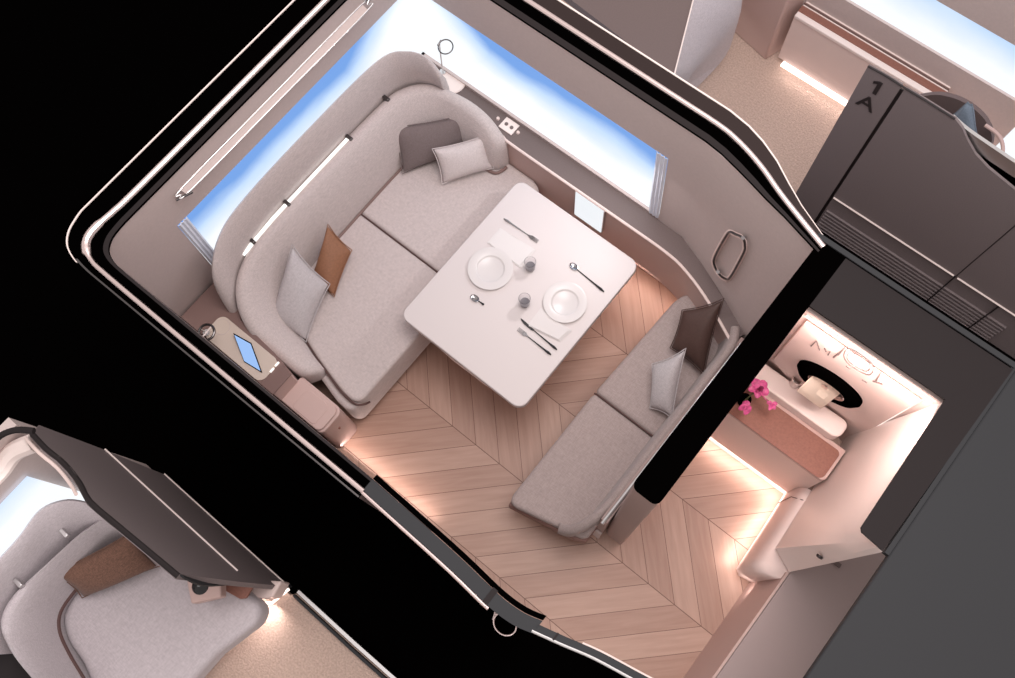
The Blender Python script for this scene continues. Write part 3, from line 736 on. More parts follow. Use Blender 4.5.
# ================================================================== dining table and setting
tb = thing('dining_table', 'white rounded rectangular dining table between sofa and settee', 'table', (-1.375, 1.43, 0))
link('tabletop', bm_prism(rrect(-1.862, -.893, .832, 2.024, .065, 6), .69, .74), M['table'], tb, bev=.007, seg=3)
bmu = bmesh.new()
ul = [(-1.84, .90), (-1.80, .862), (-1.70, .865), (-1.60, .845), (-1.45, .835), (-1.2, .838), (-1.05, .85), (-.96, .858), (-.915, .90), (-.91, 1.95), (-1.84, 1.95)]
link('under_leaf', bm_prism(ul, .625, .689), M['cream'], tb, bev=.006)
link('pedestal', bm_prism(rrect(-1.50, -1.25, 1.55, 1.95, .06, 5), .0, .66), M['mauve'], tb, bev=.01)

Z = .74
def plate_at(px, py, label, r=.135):
    c = at(px, py, Z)
    o = thing('plate', label, 'plate', c, 0, 'dinner plates on the table')
    link('dish', bm_lathe([(0, .004), (r*.55, .004), (r*.60, .008), (r*.63, .0125), (r*.66, .0135), (r*.95, .020), (r, .019), (r*.99, .016), (r*.6, .002), (0, .0)], n=64), M['plate'], o, local=True)
    return o
plate_at(490.5, 269.5, 'white dinner plate nearest the long sofa', .143)
plate_at(565, 303, 'white dinner plate nearest the settee', .135)
def napkin(pts, label, layers=2):
    bm = bmesh.new()
    q = [Vector(p) for p in pts]
    o = thing('napkin', label, 'napkin', (q[0]+q[2])/2, 0, 'napkins on the table')
    for i in range(layers):
        c = (q[0]+q[2])/2; f = 1-.07*i
        qq = [c+(p-c)*f for p in q]
        z0 = i*.004
        nsub = 8
        low, high = [], []
        for e in range(4):
            for s_ in range(nsub):
                p = qq[e].lerp(qq[(e+1) % 4], s_/nsub)
                low.append(p+Vector((0, 0, z0+.0005))); high.append(p+Vector((0, 0, z0+.004+.0012*math.sin(s_*2+e))))
        link('fold', bm_hex(low, high), M['napkin'], o, bev=.001)
    return o
napkin([at(487, 243, Z), at(500, 228, Z), at(536, 250, Z), at(520, 268, Z)], 'white folded napkin under the edge of the plate nearest the sofa')
napkin([at(527, 326, Z), at(541, 308, Z), at(572, 331, Z), at(560, 342, Z)], 'white folded napkin under the edge of the plate nearest the settee', 3)
def glass_at(px, py, label):
    c = at(px, py, Z)
    o = thing('tumbler', label, 'glass', c, 0, 'tumblers on the table')
    link('cup', bm_lathe([(0, 0), (.024, 0), (.030, .004), (.037, .100), (.0352, .1005), (.0285, .008), (0, .008)], n=32), M['glass'], o, local=True)
    link('water', bm_lathe([(0, .0085), (.0282, .0085), (.0300, .035), (0, .035)], n=32), M['water'], o, local=True)
    return o
glass_at(530.5, 268, 'clear tumbler near the centre of the table beside the sofa side plate')
glass_at(525, 304, 'clear tumbler near the centre of the table beside the settee side napkin')
def bar(bm, x0, x1, w0, w1, z=.004, h=.003):
    return bm_hex([(x0, -w0/2, z), (x1, -w1/2, z), (x1, w1/2, z), (x0, w0/2, z)], [(x0, -w0/2, z+h), (x1, -w1/2, z+h), (x1, w1/2, z+h), (x0, w0/2, z+h)], bm)
def handle_bm(x0, x1):
    return bm_tube([(x0, 0, .005), (x0+(x1-x0)*.3, 0, .006), (x0+(x1-x0)*.7, 0, .006), (x0+(x1-x0)*.88, 0, .006), (x1, 0, .005)], [.0028, .0036, .0055, .0085, .004], n=8)
def utensil(kind, pa, pb, label, hm='cutdark'):
    """pa = tip of the head, pb = end of the handle"""
    a, b = at(*pa, Z), at(*pb, Z); L_ = (b-a).length
    o = thing(kind, label, kind, a, math.atan2(b.y-a.y, b.x-a.x), 'table %ss' % kind if kind != 'knife' else None)
    if kind == 'fork':
        bm = bmesh.new()
        for y in (-.0105, -.0035, .0035, .0105): bar(bm, 0, .045, .0022, .0030)
        bm.free(); bm = bmesh.new()
        for y in (-.0105, -.0035, .0035, .0105):
            bm_hex([(0, y-.001, .004), (.045, y-.0018, .004), (.045, y+.0018, .004), (0, y+.001, .004)], [(0, y-.001, .007), (.045, y-.0018, .007), (.045, y+.0018, .007), (0, y+.001, .007)], bm)
        link('tines', bm, M['cutlery'], o, local=True, smooth=False)
        bm = bmesh.new(); bm_prism([(.040, -.0125), (.055, -.013), (.068, -.006), (.085, -.003), (.085, .003), (.068, .006), (.055, .013), (.040, .0125)], .0035, .0075, bm)
        link('head', bm, M['cutlery'], o, local=True, bev=.0012)
        link('handle', handle_bm(.08, L_), M[hm], o, local=True)
    elif kind == 'spoon':
        bm = bmesh.new(); bm_lathe([(0, .0035), (.6, .004), (.85, .007), (1, .011), (.93, .0112), (.8, .0085), (0, .006)], bm, n=28)
        for v in bm.verts: v.co.x = v.co.x*.031+.031; v.co.y *= .0205
        link('bowl', bm, M['cutlery'], o, local=True)
        if L_ > .1: link('handle', handle_bm(.058, L_), M[hm], o, local=True)
        else: link('handle', handle_bm(.058, .075), M[hm], o, local=True)
    else:
        bm = bmesh.new(); bm_prism([(0, .006), (.01, -.002), (.04, -.010), (.10, -.010), (.115, -.004), (.115, .005), (.02, .008)], .003, .006, bm)
        link('blade', bm, M['cutdark'], o, local=True, bev=.0008)
        link('handle', handle_bm(.11, L_), M[hm], o, local=True)
    return o
utensil('fork', (538, 242), (504, 219), 'steel fork beside the plate nearest the sofa', 'cutlery')
utensil('fork', (518, 329), (551, 355), 'fork with black handle beside the knife near the settee side plate')
utensil('knife', (520, 319), (557, 350), 'dark table knife beside the settee side napkin')
utensil('spoon', (570, 264), (604, 292), 'long spoon with black handle beyond the settee side plate')
utensil('spoon', (471, 296), (484, 305), 'short teaspoon below the plate nearest the sofa')

# ================================================================== settee
se = thing('settee', 'narrow two seat fabric settee against the dark partition', 'settee', (-.4, 1.25, 0))
s1 = [(-.625, .395), (-.60, .385), (-.20, .485), (-.15, .50), (-.135, .53), (-.13, 1.253), (-.65, 1.253), (-.648, .42)]
s2 = [(-.65, 1.261), (-.13, 1.261), (-.13, 2.02), (-.40, 2.16), (-.48, 2.185), (-.55, 2.175), (-.60, 2.13), (-.618, 2.05)]
cushion('seat_cushion', s1, .385, .47, M['settee'], se, .035)
cushion('seat_cushion', s2, .385, .47, M['settee'], se, .035)
link('cushion_seam', bm_tube([(-.648, 1.257, .44), (-.62, 1.257, .464), (-.16, 1.257, .468)], .006, n=6), M['seam'], se)
link('seat_base', bm_prism([(-.64, .372), (-.20, .466), (-.13, .50), (-.13, 2.0), (-.45, 2.14), (-.59, 2.1), (-.645, 1.3)], .27, .388), M['brownsoft'], se, bev=.012)
link('plinth', bm_prism([(-.45, .55), (-.14, .60), (-.14, 2.0), (-.45, 2.05)], 0, .26), M['mauvedk'], se)
sb = [((-.32, .475), (-.31, .47), .53), ((-.26, .50), (-.245, .50), .64), ((-.215, .58), (-.195, .59), .74), ((-.20, .72), (-.165, .74), .78), ((-.20, 1.2), (-.16, 1.2), .79), ((-.20, 1.7), (-.16, 1.7), .80), ((-.205, 1.93), (-.165, 1.92), .81), ((-.25, 2.02), (-.21, 2.03), .79)]
c_ = smooth_path([(a[0], a[1], .47) for a, b, z in sb], 5); t_ = smooth_path([(b[0], b[1], z) for a, b, z in sb], 5)
rings = []
for i, (a, b) in enumerate(zip(c_, t_)):
    tdir = (t_[min(i+1, len(t_)-1)]-t_[max(i-1, 0)]); tdir.z = 0; tdir.normalize(); o = Vector((tdir.y, -tdir.x, 0))
    rings.append([a-Vector((0, 0, .1)), a, a.lerp(b, .6)-o*.008, b-o*.008-Vector((0, 0, .02)), b+o*.008, b+o*.028, b+o*.042-Vector((0, 0, .022)), Vector((b.x, b.y, .40))+o*.042])
rings = [shr(rings[0], .5)]+rings+[shr(rings[-1], .5)]
link('backrest', bm_loft(rings), M['settee'], se, angle=80)
link('back_trim', bm_tube([(-.112, .60, .80), (-.108, 1.2, .81), (-.108, 1.95, .82)], .011, n=8), M['steel'], se)
link('back_shell', bm_box(-.135, -.090, .62, 2.0, .1, .79), M['endrose'], se, bev=.004)
link('foot', bm_prism(rrect(-.15, -.088, .60, .618, .008, 4), 0, .28), M['mauve'], se, bev=.004)
pillow('pillow', [at(670, 348, .54), at(704, 376, .54), at(724, 298, .84), at(682, 310, .66)], .14, M['pil_dark'], 'dark brown leather pillow at the far end of the settee', 'pillows on the settee', up=(-1, 0, .8))
pillow('pillow', [at(650, 408, .51), at(672, 419, .56), at(686, 348, .80), at(652, 364, .60)], .13, M['pil_grey'], 'small grey fabric pillow leaning on the settee back', 'pillows on the settee', up=(-1, 0, .8))

# ================================================================== side console left of the sofa
co = thing('side_console', 'rose side console with cream tray between the long sofa and the aisle wall', 'console', (-2.4, .05, 0))
link('cabinet', bm_prism([(-2.93, -.025), (-2.14, -.025), (-2.14, .135), (-2.3, .165), (-2.5, .19), (-2.62, .19), (-2.70, .25), (-2.93, .26)], 0, .735), M['rose'], co, bev=.006)
link('top', bm_prism([(-2.935, -.028), (-2.13, -.028), (-2.13, .14), (-2.3, .17), (-2.5, .185), (-2.62, .195), (-2.70, .26), (-2.935, .27)], .735, .75), M['brownled'], co, bev=.004)
link('tray', bm_prism(rrect(-2.74, -2.235, -.025, .150, .05, 6), .75, .757), M['tray'], co, bev=.003)
for px in ((272, 370), (277, 364)):
    k = at(px[0], px[1], .76); link('button', bm_box(k.x-.006, k.x+.006, k.y-.016, k.y+.016, .757, .760), M['whiteglow'], co, smooth=False)
pd = at(222, 327, .757)
link('charging_ring', bm_tube([(pd.x+.05*math.cos(a), pd.y+.05*math.sin(a), .757) for a in [2*PI*i/32 for i in range(32)]], .0018, n=6, closed=True), M['mauve'], co)
bx = thing('ottoman_box', 'low rose padded box with knob between the console and the wood floor', 'box', (-2.0, .05, 0))
link('body', bm_prism(rrect(-2.155, -1.80, -.025, .175, [.05, .01, .01, .04], 5), 0, .53), M['rose'], bx, bev=.012, seg=3)
link('lid', bm_prism(rrect(-2.15, -1.815, -.023, .165, [.05, .01, .01, .04], 5),   .531, .555), M['rose'], bx, bev=.008, seg=3)
link('lid_panel', bm_prism(rrect(-2.06, -1.87, -.01, .14, [.04, .04, .02, .02], 5), .553, .559), M['rose'], bx, bev=.003)
bmk = bm_lathe([(0, .012), (.007, .010), (.008, 0)], n=16); bmk.transform(Matrix.Translation((-1.80, .08, .36)) @ Matrix.Rotation(PI/2, 4, 'Y'))
link('knob', bmk, M['terracotta'], bx)
# tablet leaning on the tray
tp = [at(243, 366, .765), at(262, 379, .765), at(250, 342, .80), at(233, 334, .80)]
q0, q1, q2, q3 = at(244, 362, .762), at(262, 373, .762), at(251, 343, .80), at(233, 333, .80)
tbm = thing('phone', 'phone with a lit blue screen lying on the cream console tray', 'phone', (q0+q2)/2)
nn = ((q1-q0).cross(q3-q0)).normalized()
if nn.z < 0: nn = -nn
link('body', bm_slab([q0-nn*.008, q1-nn*.008, q2-nn*.008, q3-nn*.008], nn*.008), M['black'], tbm, bev=.002)
cqq = (q0+q2)/2
link('screen', bm_slab([cqq+(p_-cqq)*.90 for p_ in (q0, q1, q2, q3)], nn*.0015), M['glow'], tbm, smooth=False)
# ring lamp beside it
rb = at(213, 322, .755); rh = at(192, 309, .98)
t_, c1, u1, v1 = ring_lamp(at(207, 333, .755), at(200, 329, .93), .048, 'small round ring reading lamp over the console by the left wall', (.0, -.1, 1), .008)
link('bar', bm_tube([c1-(u1+v1).normalized()*.048, c1+(u1+v1).normalized()*.048], .005, n=8), M['cream'], t_)

# ================================================================== aisle door head and threshold
dp = smooth_path([(-.975, -.055, T), (-.7, -.062, T), (-.45, -.07, T), (-.24, -.083, T), (-.12, -.075, T), (-.035, -.05, T)], 4)
dd = thing('sliding_door', 'narrow slate grey top of the sliding door along the aisle', 'door', (-.5, -.06, 0))
link('panel', bm_band([p+Vector((0, .034, -.01)) for p in dp], [p+Vector((0, -.03, -.01)) for p in dp], (0, 0, .014)), M['greycap'], dd)
link('inner_lip', bm_band([p+Vector((0, .060, -.02)) for p in dp], [p+Vector((0, .036, -.02)) for p in dp], (0, 0, .018)), M['black'], dd)
link('leaf', bm_band([p+Vector((0, -.01, -.012)) for p in dp[:17]], [p+Vector((0, -.01, -2.0)) for p in dp[:17]], (0, .012, 0)), M['mauvedk'], dd)
link('outer_trim', bm_tube([p+Vector((0, -.038, 0)) for p in dp[:13]], .008, n=8), M['chrome'], dd)
k = at(493, 594, T); link('joint', bm_box(-.278, -.252, -.118, -.04, T, T+.006), M['darkcap'], dd, smooth=False)
rp = smooth_path([(-.045, -.055, T), (.08, -.02, T), (.22, .022, T), (.42, .064, T), (.62, .11, T), (.80, .15, T)], 4)
hd = thing('curved_rail', 'slim curved grey rail bounding the wood floor at the bottom edge', 'rail', (.3, .03, T))
link('face', bm_band([p+Vector((0, .016, -.01)) for p in rp], [p+Vector((0, -.016, -.01)) for p in rp], (0, 0, .014)), M['greycap'], hd)
link('edge_trim', bm_tube([p+Vector((0, -.020, 0)) for p in rp], .007, n=8), M['steel'], hd)
link('edge_trim', bm_tube([p+Vector((0, .018, 0)) for p in rp[6:]], .005, n=8), M['roselight'], hd)
for i in (3, 13): link('joint', bm_box(rp[i].x-.004, rp[i].x+.004, rp[i].y-.018, rp[i].y+.018, T, T+.007), M['darkcap'], hd, smooth=False)
# ring handle on the aisle side
c = at(505, 624, T-.12)
rgh = link('ring_handle', bm_tube([c+Vector((.052*math.cos(a), .043*math.sin(a), 0)) for a in [2*PI*i/32 for i in range(32)]], .0035, n=8, closed=True), M['chrome'], dd)
link('pin', bm_tube([at(500, 614, T-.12), at(494, 614, T-.12)], .004, n=8), M['chrome'], rgh)
link('pin', bm_tube([at(496, 609, T-.12), at(493, 620, T-.12)], .004, n=8), M['chrome'], rgh)
lamp('aisle_wall_floor_lamp', (-1.45, .0, .06), .9, 1.6, (1, .84, .78), (-1.45, .5, 0), .03)

# ================================================================== suite behind (top and right)
struct('floor_behind', bm_box(-3.0, 1.6, 3.25, 4.6, -.07, 0), M['carpet'], smooth=False)
# panel with the seat number
P1 = 3.2
def p1(px, py): 
    v = atY(px, py, P1); return v
wp = thing('suite_wall', 'large taupe suite wall panel carrying the seat number', 'partition', (.4, P1, 0))
prof = [(868, 66), (888, 77), (905, 88), (925, 100), (955, 119), (962, 128), (967, 140), (975, 154), (988, 168), (1015, 190), (1060, 222)]
tp_ = [p1(*q) for q in prof]
def panel(x0, x1, z0, m, name, top=None, zt=None, th=.015, yoff=0):
    if top is None: pts = [(x0, P1+yoff, z0), (x1, P1+yoff, z0), (x1, P1+yoff, zt), (x0, P1+yoff, zt)]
    else: pts = [(x0, P1+yoff, z0), (x1, P1+yoff, z0)]+[(v.x, P1+yoff, v.z) for v in reversed(top)]
    return link(name, bm_slab(pts, (0, th, 0)), m, wp, smooth=False)
xg = p1(904, 87).x
zl = (p1(831, 195).z+p1(1010, 312).z)/2
left = [tp_[0], tp_[1], Vector((xg-.012, P1, p1(903, 86).z))]
panel(tp_[0].x, xg-.012, 0, M['shell'], 'end_panel', left)
right = [Vector((xg+.008, P1, p1(906, 89).z))]+tp_[3:]+[Vector((1.9, P1, tp_[-1].z-.3))]
panel(xg+.008, 1.9, zl, M['shell'], 'main_panel', right)
panel(xg-.02, xg+.02, 0, M['letter'], 'groove', zt=tp_[2].z-.05, th=.01, yoff=.02)
link('bright_line', bm_tube([(xg+.012, P1-.004, zl), (.66, P1-.004, zl)], .006, n=6), M['cream'], wp)
link('bright_line', bm_tube([(.685, P1-.004, zl), (1.6, P1-.004, zl)], .006, n=6), M['cream'], wp)
link('lower_panel', bm_box(xg+.008, 1.7, P1+.01, P1+.05, 0, zl-.008), M['shell'], wp, smooth=False)
for i in range(9):
    z = .10+i*.042
    link('louvre', bm_box(xg+.02, 1.12, P1-.004, P1+.012, z, z+.012), M['shell'], wp, smooth=False)
for x_ in (.67, .98): link('joint', bm_box(x_-.004, x_+.004, P1-.006, P1, 0, zl), M['letter'], wp, smooth=False)
link('joint', bm_tube([(.672, P1-.001, zl), (.672, P1-.001, p1(1015, 213).z+.1)], .003, n=6), M['letter'], wp)
top = [p1(*q)+Vector((0, -.004, 0)) for q in prof[4:]]
link('top_edge', bm_tube(smooth_path(tp_[:5], 3), .006, n=6), M['letter'], wp)
# bent metal rim
ro = [atY(*q, 3.225) for q in ((952, 117), (963, 127), (975, 136), (1000, 153), (1015, 163), (1060, 190))]
ri = [atY(*q, 3.225) for q in ((956, 127), (967, 142), (978, 153), (1000, 168), (1015, 178), (1060, 206))]
link('metal_rim', bm_band(smooth_path(ro, 4), smooth_path(ri, 4), (0, .02, 0)), M['steel'], wp)
link('rim_gap', bm_band(smooth_path([q+Vector((0, .012, 0)) for q in ri], 4), smooth_path([Vector((q.x-.02, 3.235, q.z-.14)) for q in ri], 4), (0, .01, 0)), M['black'], wp)
# characters 1 and A on the panel
def char(txt, px, py, size, parent, m):
    cu = bpy.data.curves.new('t', 'FONT'); cu.body = txt; cu.size = size; cu.extrude = .002; cu.offset = .0012; cu.align_x = 'CENTER'; cu.align_y = 'CENTER'
    t = bpy.data.objects.new('t', cu); C.objects.link(t)
    dg = bpy.context.evaluated_depsgraph_get(); me = bpy.data.meshes.new_from_object(t.evaluated_get(dg))
    bpy.data.objects.remove(t)
    bm = bmesh.new(); bm.from_mesh(me); v = p1(px, py)
    bm.transform(Matrix.Translation((v.x, P1-.003, v.z)) @ Matrix.Rotation(PI/2, 4, 'X'))
    return link('letter', bm, m, parent, smooth=False)
v = p1(877.5, 88)
link('letter', bm_slab([v+Vector(q) for q in ((-.01, -.005, -.052), (.012, -.005, -.052), (.012, -.005, .055), (-.004, -.005, .055), (-.034, -.005, .036), (-.034, -.005, .016), (-.010, -.005, .032))], (0, .004, 0)), M['letter'], wp, smooth=False)
char('A', 866.5, 103, .15, wp, M['letter'])

# ledge, shelf, wall and window of that suite
l2 = thing('side_ledge', 'long pale ledge running along the window of the suite behind', 'ledge', (0, 4.3, 0))
link('front', bm_box(-1.20, -.05, 4.27, 4.30, .06, .53), M['roselight'], l2, smooth=False)
link('top', bm_box(-1.20, -.05, 4.262, 4.45, .53, .56), M['cream'], l2, bev=.006)
link('leather_inlay', bm_box(-1.2, -.05, 4.305, 4.36, .56, .566), M['terracotta'], l2, smooth=False)
link('dark_line', bm_box(-1.2, -.05, 4.375, 4.385, .56, .575), M['brownled'], l2, smooth=False)
link('glow_strip', bm_box(-1.15, -.1, 4.235, 4.275, .03, .05), M['led'], l2, smooth=False)
lamp('neighbour_ledge_lamp', (.2, 4.24, .05), 2.6, 6, (1, .86, .8), (.2, 3.6, 0), .03)
xe = atY(1008, 128, 4.41).x
struct('wall_behind', bm_slab([(-1.3, 4.41, .2), (xe+.02, 4.41, .2), (xe+.03, 4.41, .60), (xe, 4.41, .70), (xe-.07, 4.41, .755), (-1.3, 4.41, .76)], (0, .02, 0)), M['mauve'], smooth=False)
struct('window_3', bm_box(-1.3, 2.4, 4.44, 4.46, .2, 2.0), sky_glow('sky behind', .50, 1.40, seed=7.7), smooth=False)
zt3 = atY(981, 26, 4.39).z
bm = bm_box(-1.3, 2.4, 4.39, 4.43, zt3, zt3+.4)
struct('trim_18', bm, M['mauve'], smooth=False)
# console block and seat shell at the top
b2 = thing('console_block', 'rose block beside the seat shell in the suite behind', 'console', (-1.45, 4.4, 0))
d0 = at(735, 29, 0); d1 = at(765, 60, 0)
link('body', bm_prism([(d0.x-.02, d0.y-.02), (d1.x, d1.y), (d1.x+.12, 4.6), (-1.85, 4.75)], 0, .95), M['rose'], b2, bev=.012)
sh = thing('seat_shell', 'dark taupe and pale curved seat shell behind the back wall', 'seat', (-1.8, 3.3, 0))
link('dark_face', bm_slab([at(545, -20, 1.3), at(674, 78, 1.3), at(694, -3, 1.3), at(700, -30, 1.3)], (0, 0, -.06)), M['mauvedk'], sh, smooth=False)
link('white_edge', bm_tube([at(674, 76, 1.31), at(694, -3, 1.31)], .005, n=6), M['cream'], sh)
oa = [at(674, 76, 1.29), at(682, 40, 1.29), at(690, 10, 1.29), at(700, -30, 1.29)]
obm = [at(680, 84, .4), at(712, 55, .4), at(738, 22, .5), at(744, -20, .6)]
A_ = smooth_path(oa, 4); B_ = smooth_path(obm, 4); rr_ = []
for p_, q_ in zip(A_, B_):
    rr_.append([p_, p_.lerp(q_, .35)+Vector((.05, .04, .10)), p_.lerp(q_, .7)+Vector((.06, .04, .08)), q_, q_-Vector((0, 0, .3)), p_-Vector((.05, 0, .9))])
link('pale_face', bm_loft(rr_), M['sofablue'], sh, angle=80)
# things at the far right of that suite
ch2 = thing('armchair', 'dark curved chair back at the right end of the suite behind', 'chair', at(965, 130, .8))
arc = smooth_path([at(918, 97, 1.0), at(940, 95, 1.05), at(965, 103, 1.05), at(985, 120, 1.05), at(992, 140, 1.0), at(985, 160, .95)], 5)
link('back_shell', bm_band(arc, [p_+Vector((0, 0, -.75)) for p_ in arc], (.0, .03, 0)), M['mauvedk'], ch2)
link('cushion', bm_prism([tuple(p_[:2]) for p_ in arc], .3, .8), M['maroon'], ch2, bev=.01)
link('arm_line', bm_tube(smooth_path([at(985, 125, 1.1), at(999, 136, 1.1), at(1003, 150, 1.1), at(998, 163, 1.1)], 5), .012, n=8), M['rose'], ch2)
arc2 = smooth_path([at(920, 96, .9), at(950, 96, .95), at(985, 106, .95), at(1006, 122, .95), at(1012, 140, .95), at(1006, 160, .9)], 5)
link('surround', bm_prism([tuple(p_[:2]) for p_ in arc2], .1, .72), M['mauve'], ch2, bev=.01)
pillow('pillow', [at(948, 118, 1.15), at(979, 142, 1.15), at(972, 104, 1.32), at(968, 102, 1.32)], .08, M['bluecloth'], 'small blue grey pillow in the dark chair behind the suite wall', up=(0, -1, .5))

# ================================================================== suite across the aisle (bottom left)
Y2 = -.9
def p2(px, py, y=Y2): return atY(px, py, y)
nw = thing('neighbour_suite_wall', 'tall taupe outer wall of the suite across the dark aisle', 'partition', (-2.0, Y2, 0))
zA = .82
topc = [p2(34, 432), p2(48, 447), p2(66, 462), p2(82, 482), p2(92, 500), p2(120, 524), p2(150, 549), p2(180, 574)]
xr = p2(180, 574).x
pts = [(-2.63, Y2, 0), (xr-.02, Y2, 0), (xr, Y2, 1.0)]+[tuple(v) for v in reversed(topc)]+[(-2.65, Y2, 1.55), (-2.66, Y2, .9)]
link('outer_skin', bm_slab(pts, (0, -.03, 0)), M['shell'], nw, smooth=False)
cpth = smooth_path([v+Vector((0, -.012, 0)) for v in topc], 3)
link('dark_edge', bm_tube(cpth, .014, n=8), M['darkcap'], nw)
link('inner_lip', bm_tube([v+Vector((-.012, -.035, .0)) for v in cpth[:11]], .009, n=8), M['roselight'], nw)
link('bright_line', bm_tube([(-2.66, Y2+.004, zA), (-1.55, Y2+.004, zA)], .0055, n=6), M['cream'], nw)
link('bright_line', bm_tube([(-2.63, Y2+.004, .01), (-1.47, Y2+.004, .01)], .0055, n=6), M['cream'], nw)
# curved return at its right end
ra = smooth_path([p2(178, 572), p2(205, 577, -.92), p2(240, 577, -.92), p2(275, 580, -.9), p2(296, 585, -.885)], 4)
rb_ = smooth_path([p2(184, 577), p2(205, 585, -.93), p2(240, 583, -.94), p2(275, 584, -.91), p2(298, 588, -.89)], 4)
link('curved_return', bm_band(ra, rb_, (0, -.01, -.01)), M['greycap'], nw)
# interior floor and kerb
ka = at(300, 590, 0); kb = at(402, 680, 0)
struct('floor_left', bm_prism([(-2.55, -.93), (-1.42, -.93), (ka.x, ka.y-.03), (.4, kb.y-.01), (.4, -2.6), (-2.55, -2.6)], -.07, 0), M['carpet'], smooth=False)
struct('trim_19', bm_band([(ka.x, ka.y, 0), (-.9, -.87, 0), (.4, -.86, 0)], [(ka.x, ka.y-.022, 0), (-.9, -.892, 0), (.4, -.882, 0)], (0, 0, .03)), M['steel'])
struct('trim_20', bm_band([(ka.x, ka.y-.036, 0), (-.9, -.907, 0), (.4, -.897, 0)], [(ka.x, ka.y-.05, 0), (-.9, -.925, 0), (.4, -.915, 0)], (0, 0, .06)), M['greycap'])
# wall with window
X2 = -2.70
struct('wall_neighbour', bm_hex([(-2.78, -3.2, 0), (-2.72, -3.2, 0), (-2.72, -.93, 0), (-2.78, -.93, 0)], [(-2.72, -3.2, 1.8), (-2.66, -3.2, 1.8), (-2.62, -.93, 1.75), (-2.68, -.93, 1.75)]), M['mauve'], smooth=False)
wv_ = [at(27, 477, 1.32), at(91, 496, .95), at(100, 560, .75), at(-60, 640, .75), at(-60, 570, 1.32)]
struct('window_4', bm_slab([atX(27, 477, -2.62), atX(93, 496, -2.62), (-2.68, -1.10, .6), (-2.68, -3.0, .6), (-2.64, -3.0, 1.30)], (-.01, 0, -.01)), sky_glow('sky neighbour', .7, 1.75, seed=2.2), smooth=False)
hp_ = [at(0, 470, 1.62), at(14, 452, 1.66), at(34, 443, 1.68), at(48, 444, 1.68)]
struct('trim_21', bm_tube(smooth_path([at(-20, 490, 1.6)]+hp_[:3], 4), .05, n=10), M['cream'])
struct('trim_22', bm_tube(smooth_path([at(-10, 448, 1.9), at(0, 436, 1.93), at(16, 430, 1.93), at(34, 431, 1.93)], 4), .016, n=8), M['darkcap'])
lamp('neighbour_light', (-2.3, -1.4, 1.8), .5, 3, (1, .95, .95), (-2.0, -1.7, .4))

ns = thing('neighbour_seat', 'wide grey fabric seat with curved back across the dark aisle', 'seat', (-2.0, -1.6, 0))
seat = [at(76, 590, .42), at(90, 575, .42), at(120, 545, .42), at(165, 545, .42), at(262, 606, .42), at(215, 655, .42), at(150, 720, .42), at(100, 700, .42), at(82, 665, .42), at(66, 640, .42), at(62, 615, .42)]
seat = [(p_.x, p_.y) for p_ in smooth_path(seat, 3, True)]
link('seat_cushion', bm_prism(seat, .20, .42), M['sofablue'], ns, bev=.05, seg=5)
cre = [at(165, 548, .46), at(130, 540, .46), at(96, 568, .46), at(76, 590, .44), at(61, 612, .44), at(60, 632, .44), at(70, 655, .44), at(86, 682, .44), at(100, 710, .44)]
tpp = [at(168, 532, .80), at(120, 515, .85), at(84, 532, .88), at(50, 562, .9), at(16, 598, .9), at(4, 625, .9), at(14, 652, .9), at(34, 680, .9), at(60, 712, .9)]
c_ = smooth_path(cre, 5); t_ = smooth_path(tpp, 5); rings = []
for a, b in zip(c_, t_):
    o = Vector((b.x-a.x, b.y-a.y, 0)).normalized()
    rings.append([a-Vector((0, 0, .15)), a, a.lerp(b, .35)-o*.03, a.lerp(b, .75)-o*.035, b-o*.03-Vector((0, 0, .03)), b, b+o*.03-Vector((0, 0, .01)), b+o*.06-Vector((0, 0, .06)), b+o*.07-Vector((0, 0, .5))])
link('backrest', bm_loft(rings), M['sofablue'], ns, angle=80)
link('piping', bm_tube([p_+Vector((0, 0, .01)) for p_ in c_[8:]], .014, n=8), M['seam'], ns)
wt2 = [at(98, 507, 1.0), at(70, 502, 1.1), at(42, 512, 1.15), at(20, 540, 1.15), at(-5, 568, 1.15), at(-30, 600, 1.15), at(-40, 640, 1.15)]
wb2 = [at(110, 520, .85), at(82, 526, .85), at(52, 548, .85), at(30, 572, .85), at(8, 598, .85), at(-6, 625, .85), at(-10, 655, .85)]
a_ = smooth_path(wt2, 5); b_ = smooth_path(wb2, 5)
rings = []
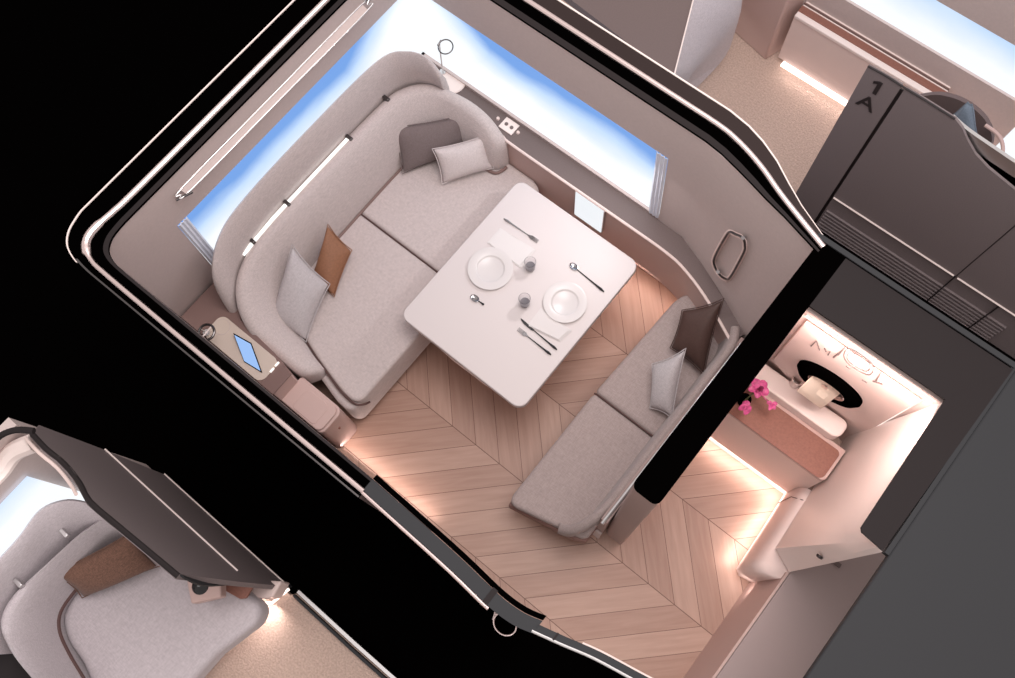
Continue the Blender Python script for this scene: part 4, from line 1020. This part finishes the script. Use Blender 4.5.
for b, a in zip(a_, b_):
    o = Vector((b.x-a.x, b.y-a.y, 0)); o = Vector((-1, 0, 0))
    rings.append([a-Vector((0, 0, .3)), a, a.lerp(b, .5), a.lerp(b, .94), b+o*.012, b+o*.03-Vector((0, 0, .02)), a+o*.09, a+o*.09-Vector((0, 0, .3))])
link('outer_wing', bm_loft(rings), M['sofablue'], ns, angle=80)
for px, py in ((64, 533), (18, 583)):
    v = at(px, py, .93)
    link('bracket', bm_box(v.x-.03, v.x+.03, v.y-.012, v.y+.012, .90, .94), M['steel'], ns, bev=.004)
link('side_rail', bm_slab([at(-8, 636, .6), at(32, 669, .6), at(40, 700, .6), at(-20, 700, .6)], (0, 0, -.25)), M['darkcap'], ns, bev=.01)
pillow('pillow', [at(52, 574, .68), at(82, 598, .48), at(160, 566, .50), at(134, 530, .74)], .15, M['pil_brown'], 'dark rust pillow on the neighbouring grey seat')
# control box with dark lens, small tray, footrest
kx = thing('control_box', 'small rose box with a round dark lens beside the neighbouring seat', 'control box', at(203, 590, .6))
bq = [at(186, 578, .62), at(221, 574, .62), at(221, 597, .62), at(191, 604, .62)]
link('body', bm_slab(bq, (0, 0, -.10)), M['rose'], kx, bev=.012, seg=3)
v = at(200, 586, .625)
link('lens', bm_lathe([(0, .012), (.03, .010), (.046, 0), (.05, -.004)], n=28, c=v), M['glassdark'], kx)
ty = thing('flip_tray', 'folded terracotta tray beside the rose control box', 'tray', at(235, 588, .45))
link('leaf', bm_slab([at(222, 578, .48), at(258, 578, .48), at(246, 598, .48), at(240, 599, .48), at(224, 590, .48)], (0, 0, -.03)), M['terracotta'], ty, bev=.004)
fs = thing('footrest', 'pale padded footrest at the aisle end of the neighbouring seat', 'footrest', at(265, 590, .2))
link('pad', bm_slab([at(250, 580, .30), at(282, 581, .30), at(273, 597, .30), at(264, 599, .30), at(246, 597, .30)], (0, 0, -.20)), M['roselight'], fs, bev=.015, seg=3)
k0 = at(250, 603, .03); k1 = at(272, 603, .03); k2 = at(289, 589, .03)
link('glow_strip', bm_tube([k0, k1, k2], .01, n=6), M['led'], fs)
lamp('footrest_lamp', (k1.x, k1.y-.02, .10), .14, 1.3, (1, .86, .8), (k1.x+.05, k1.y-.4, 0))
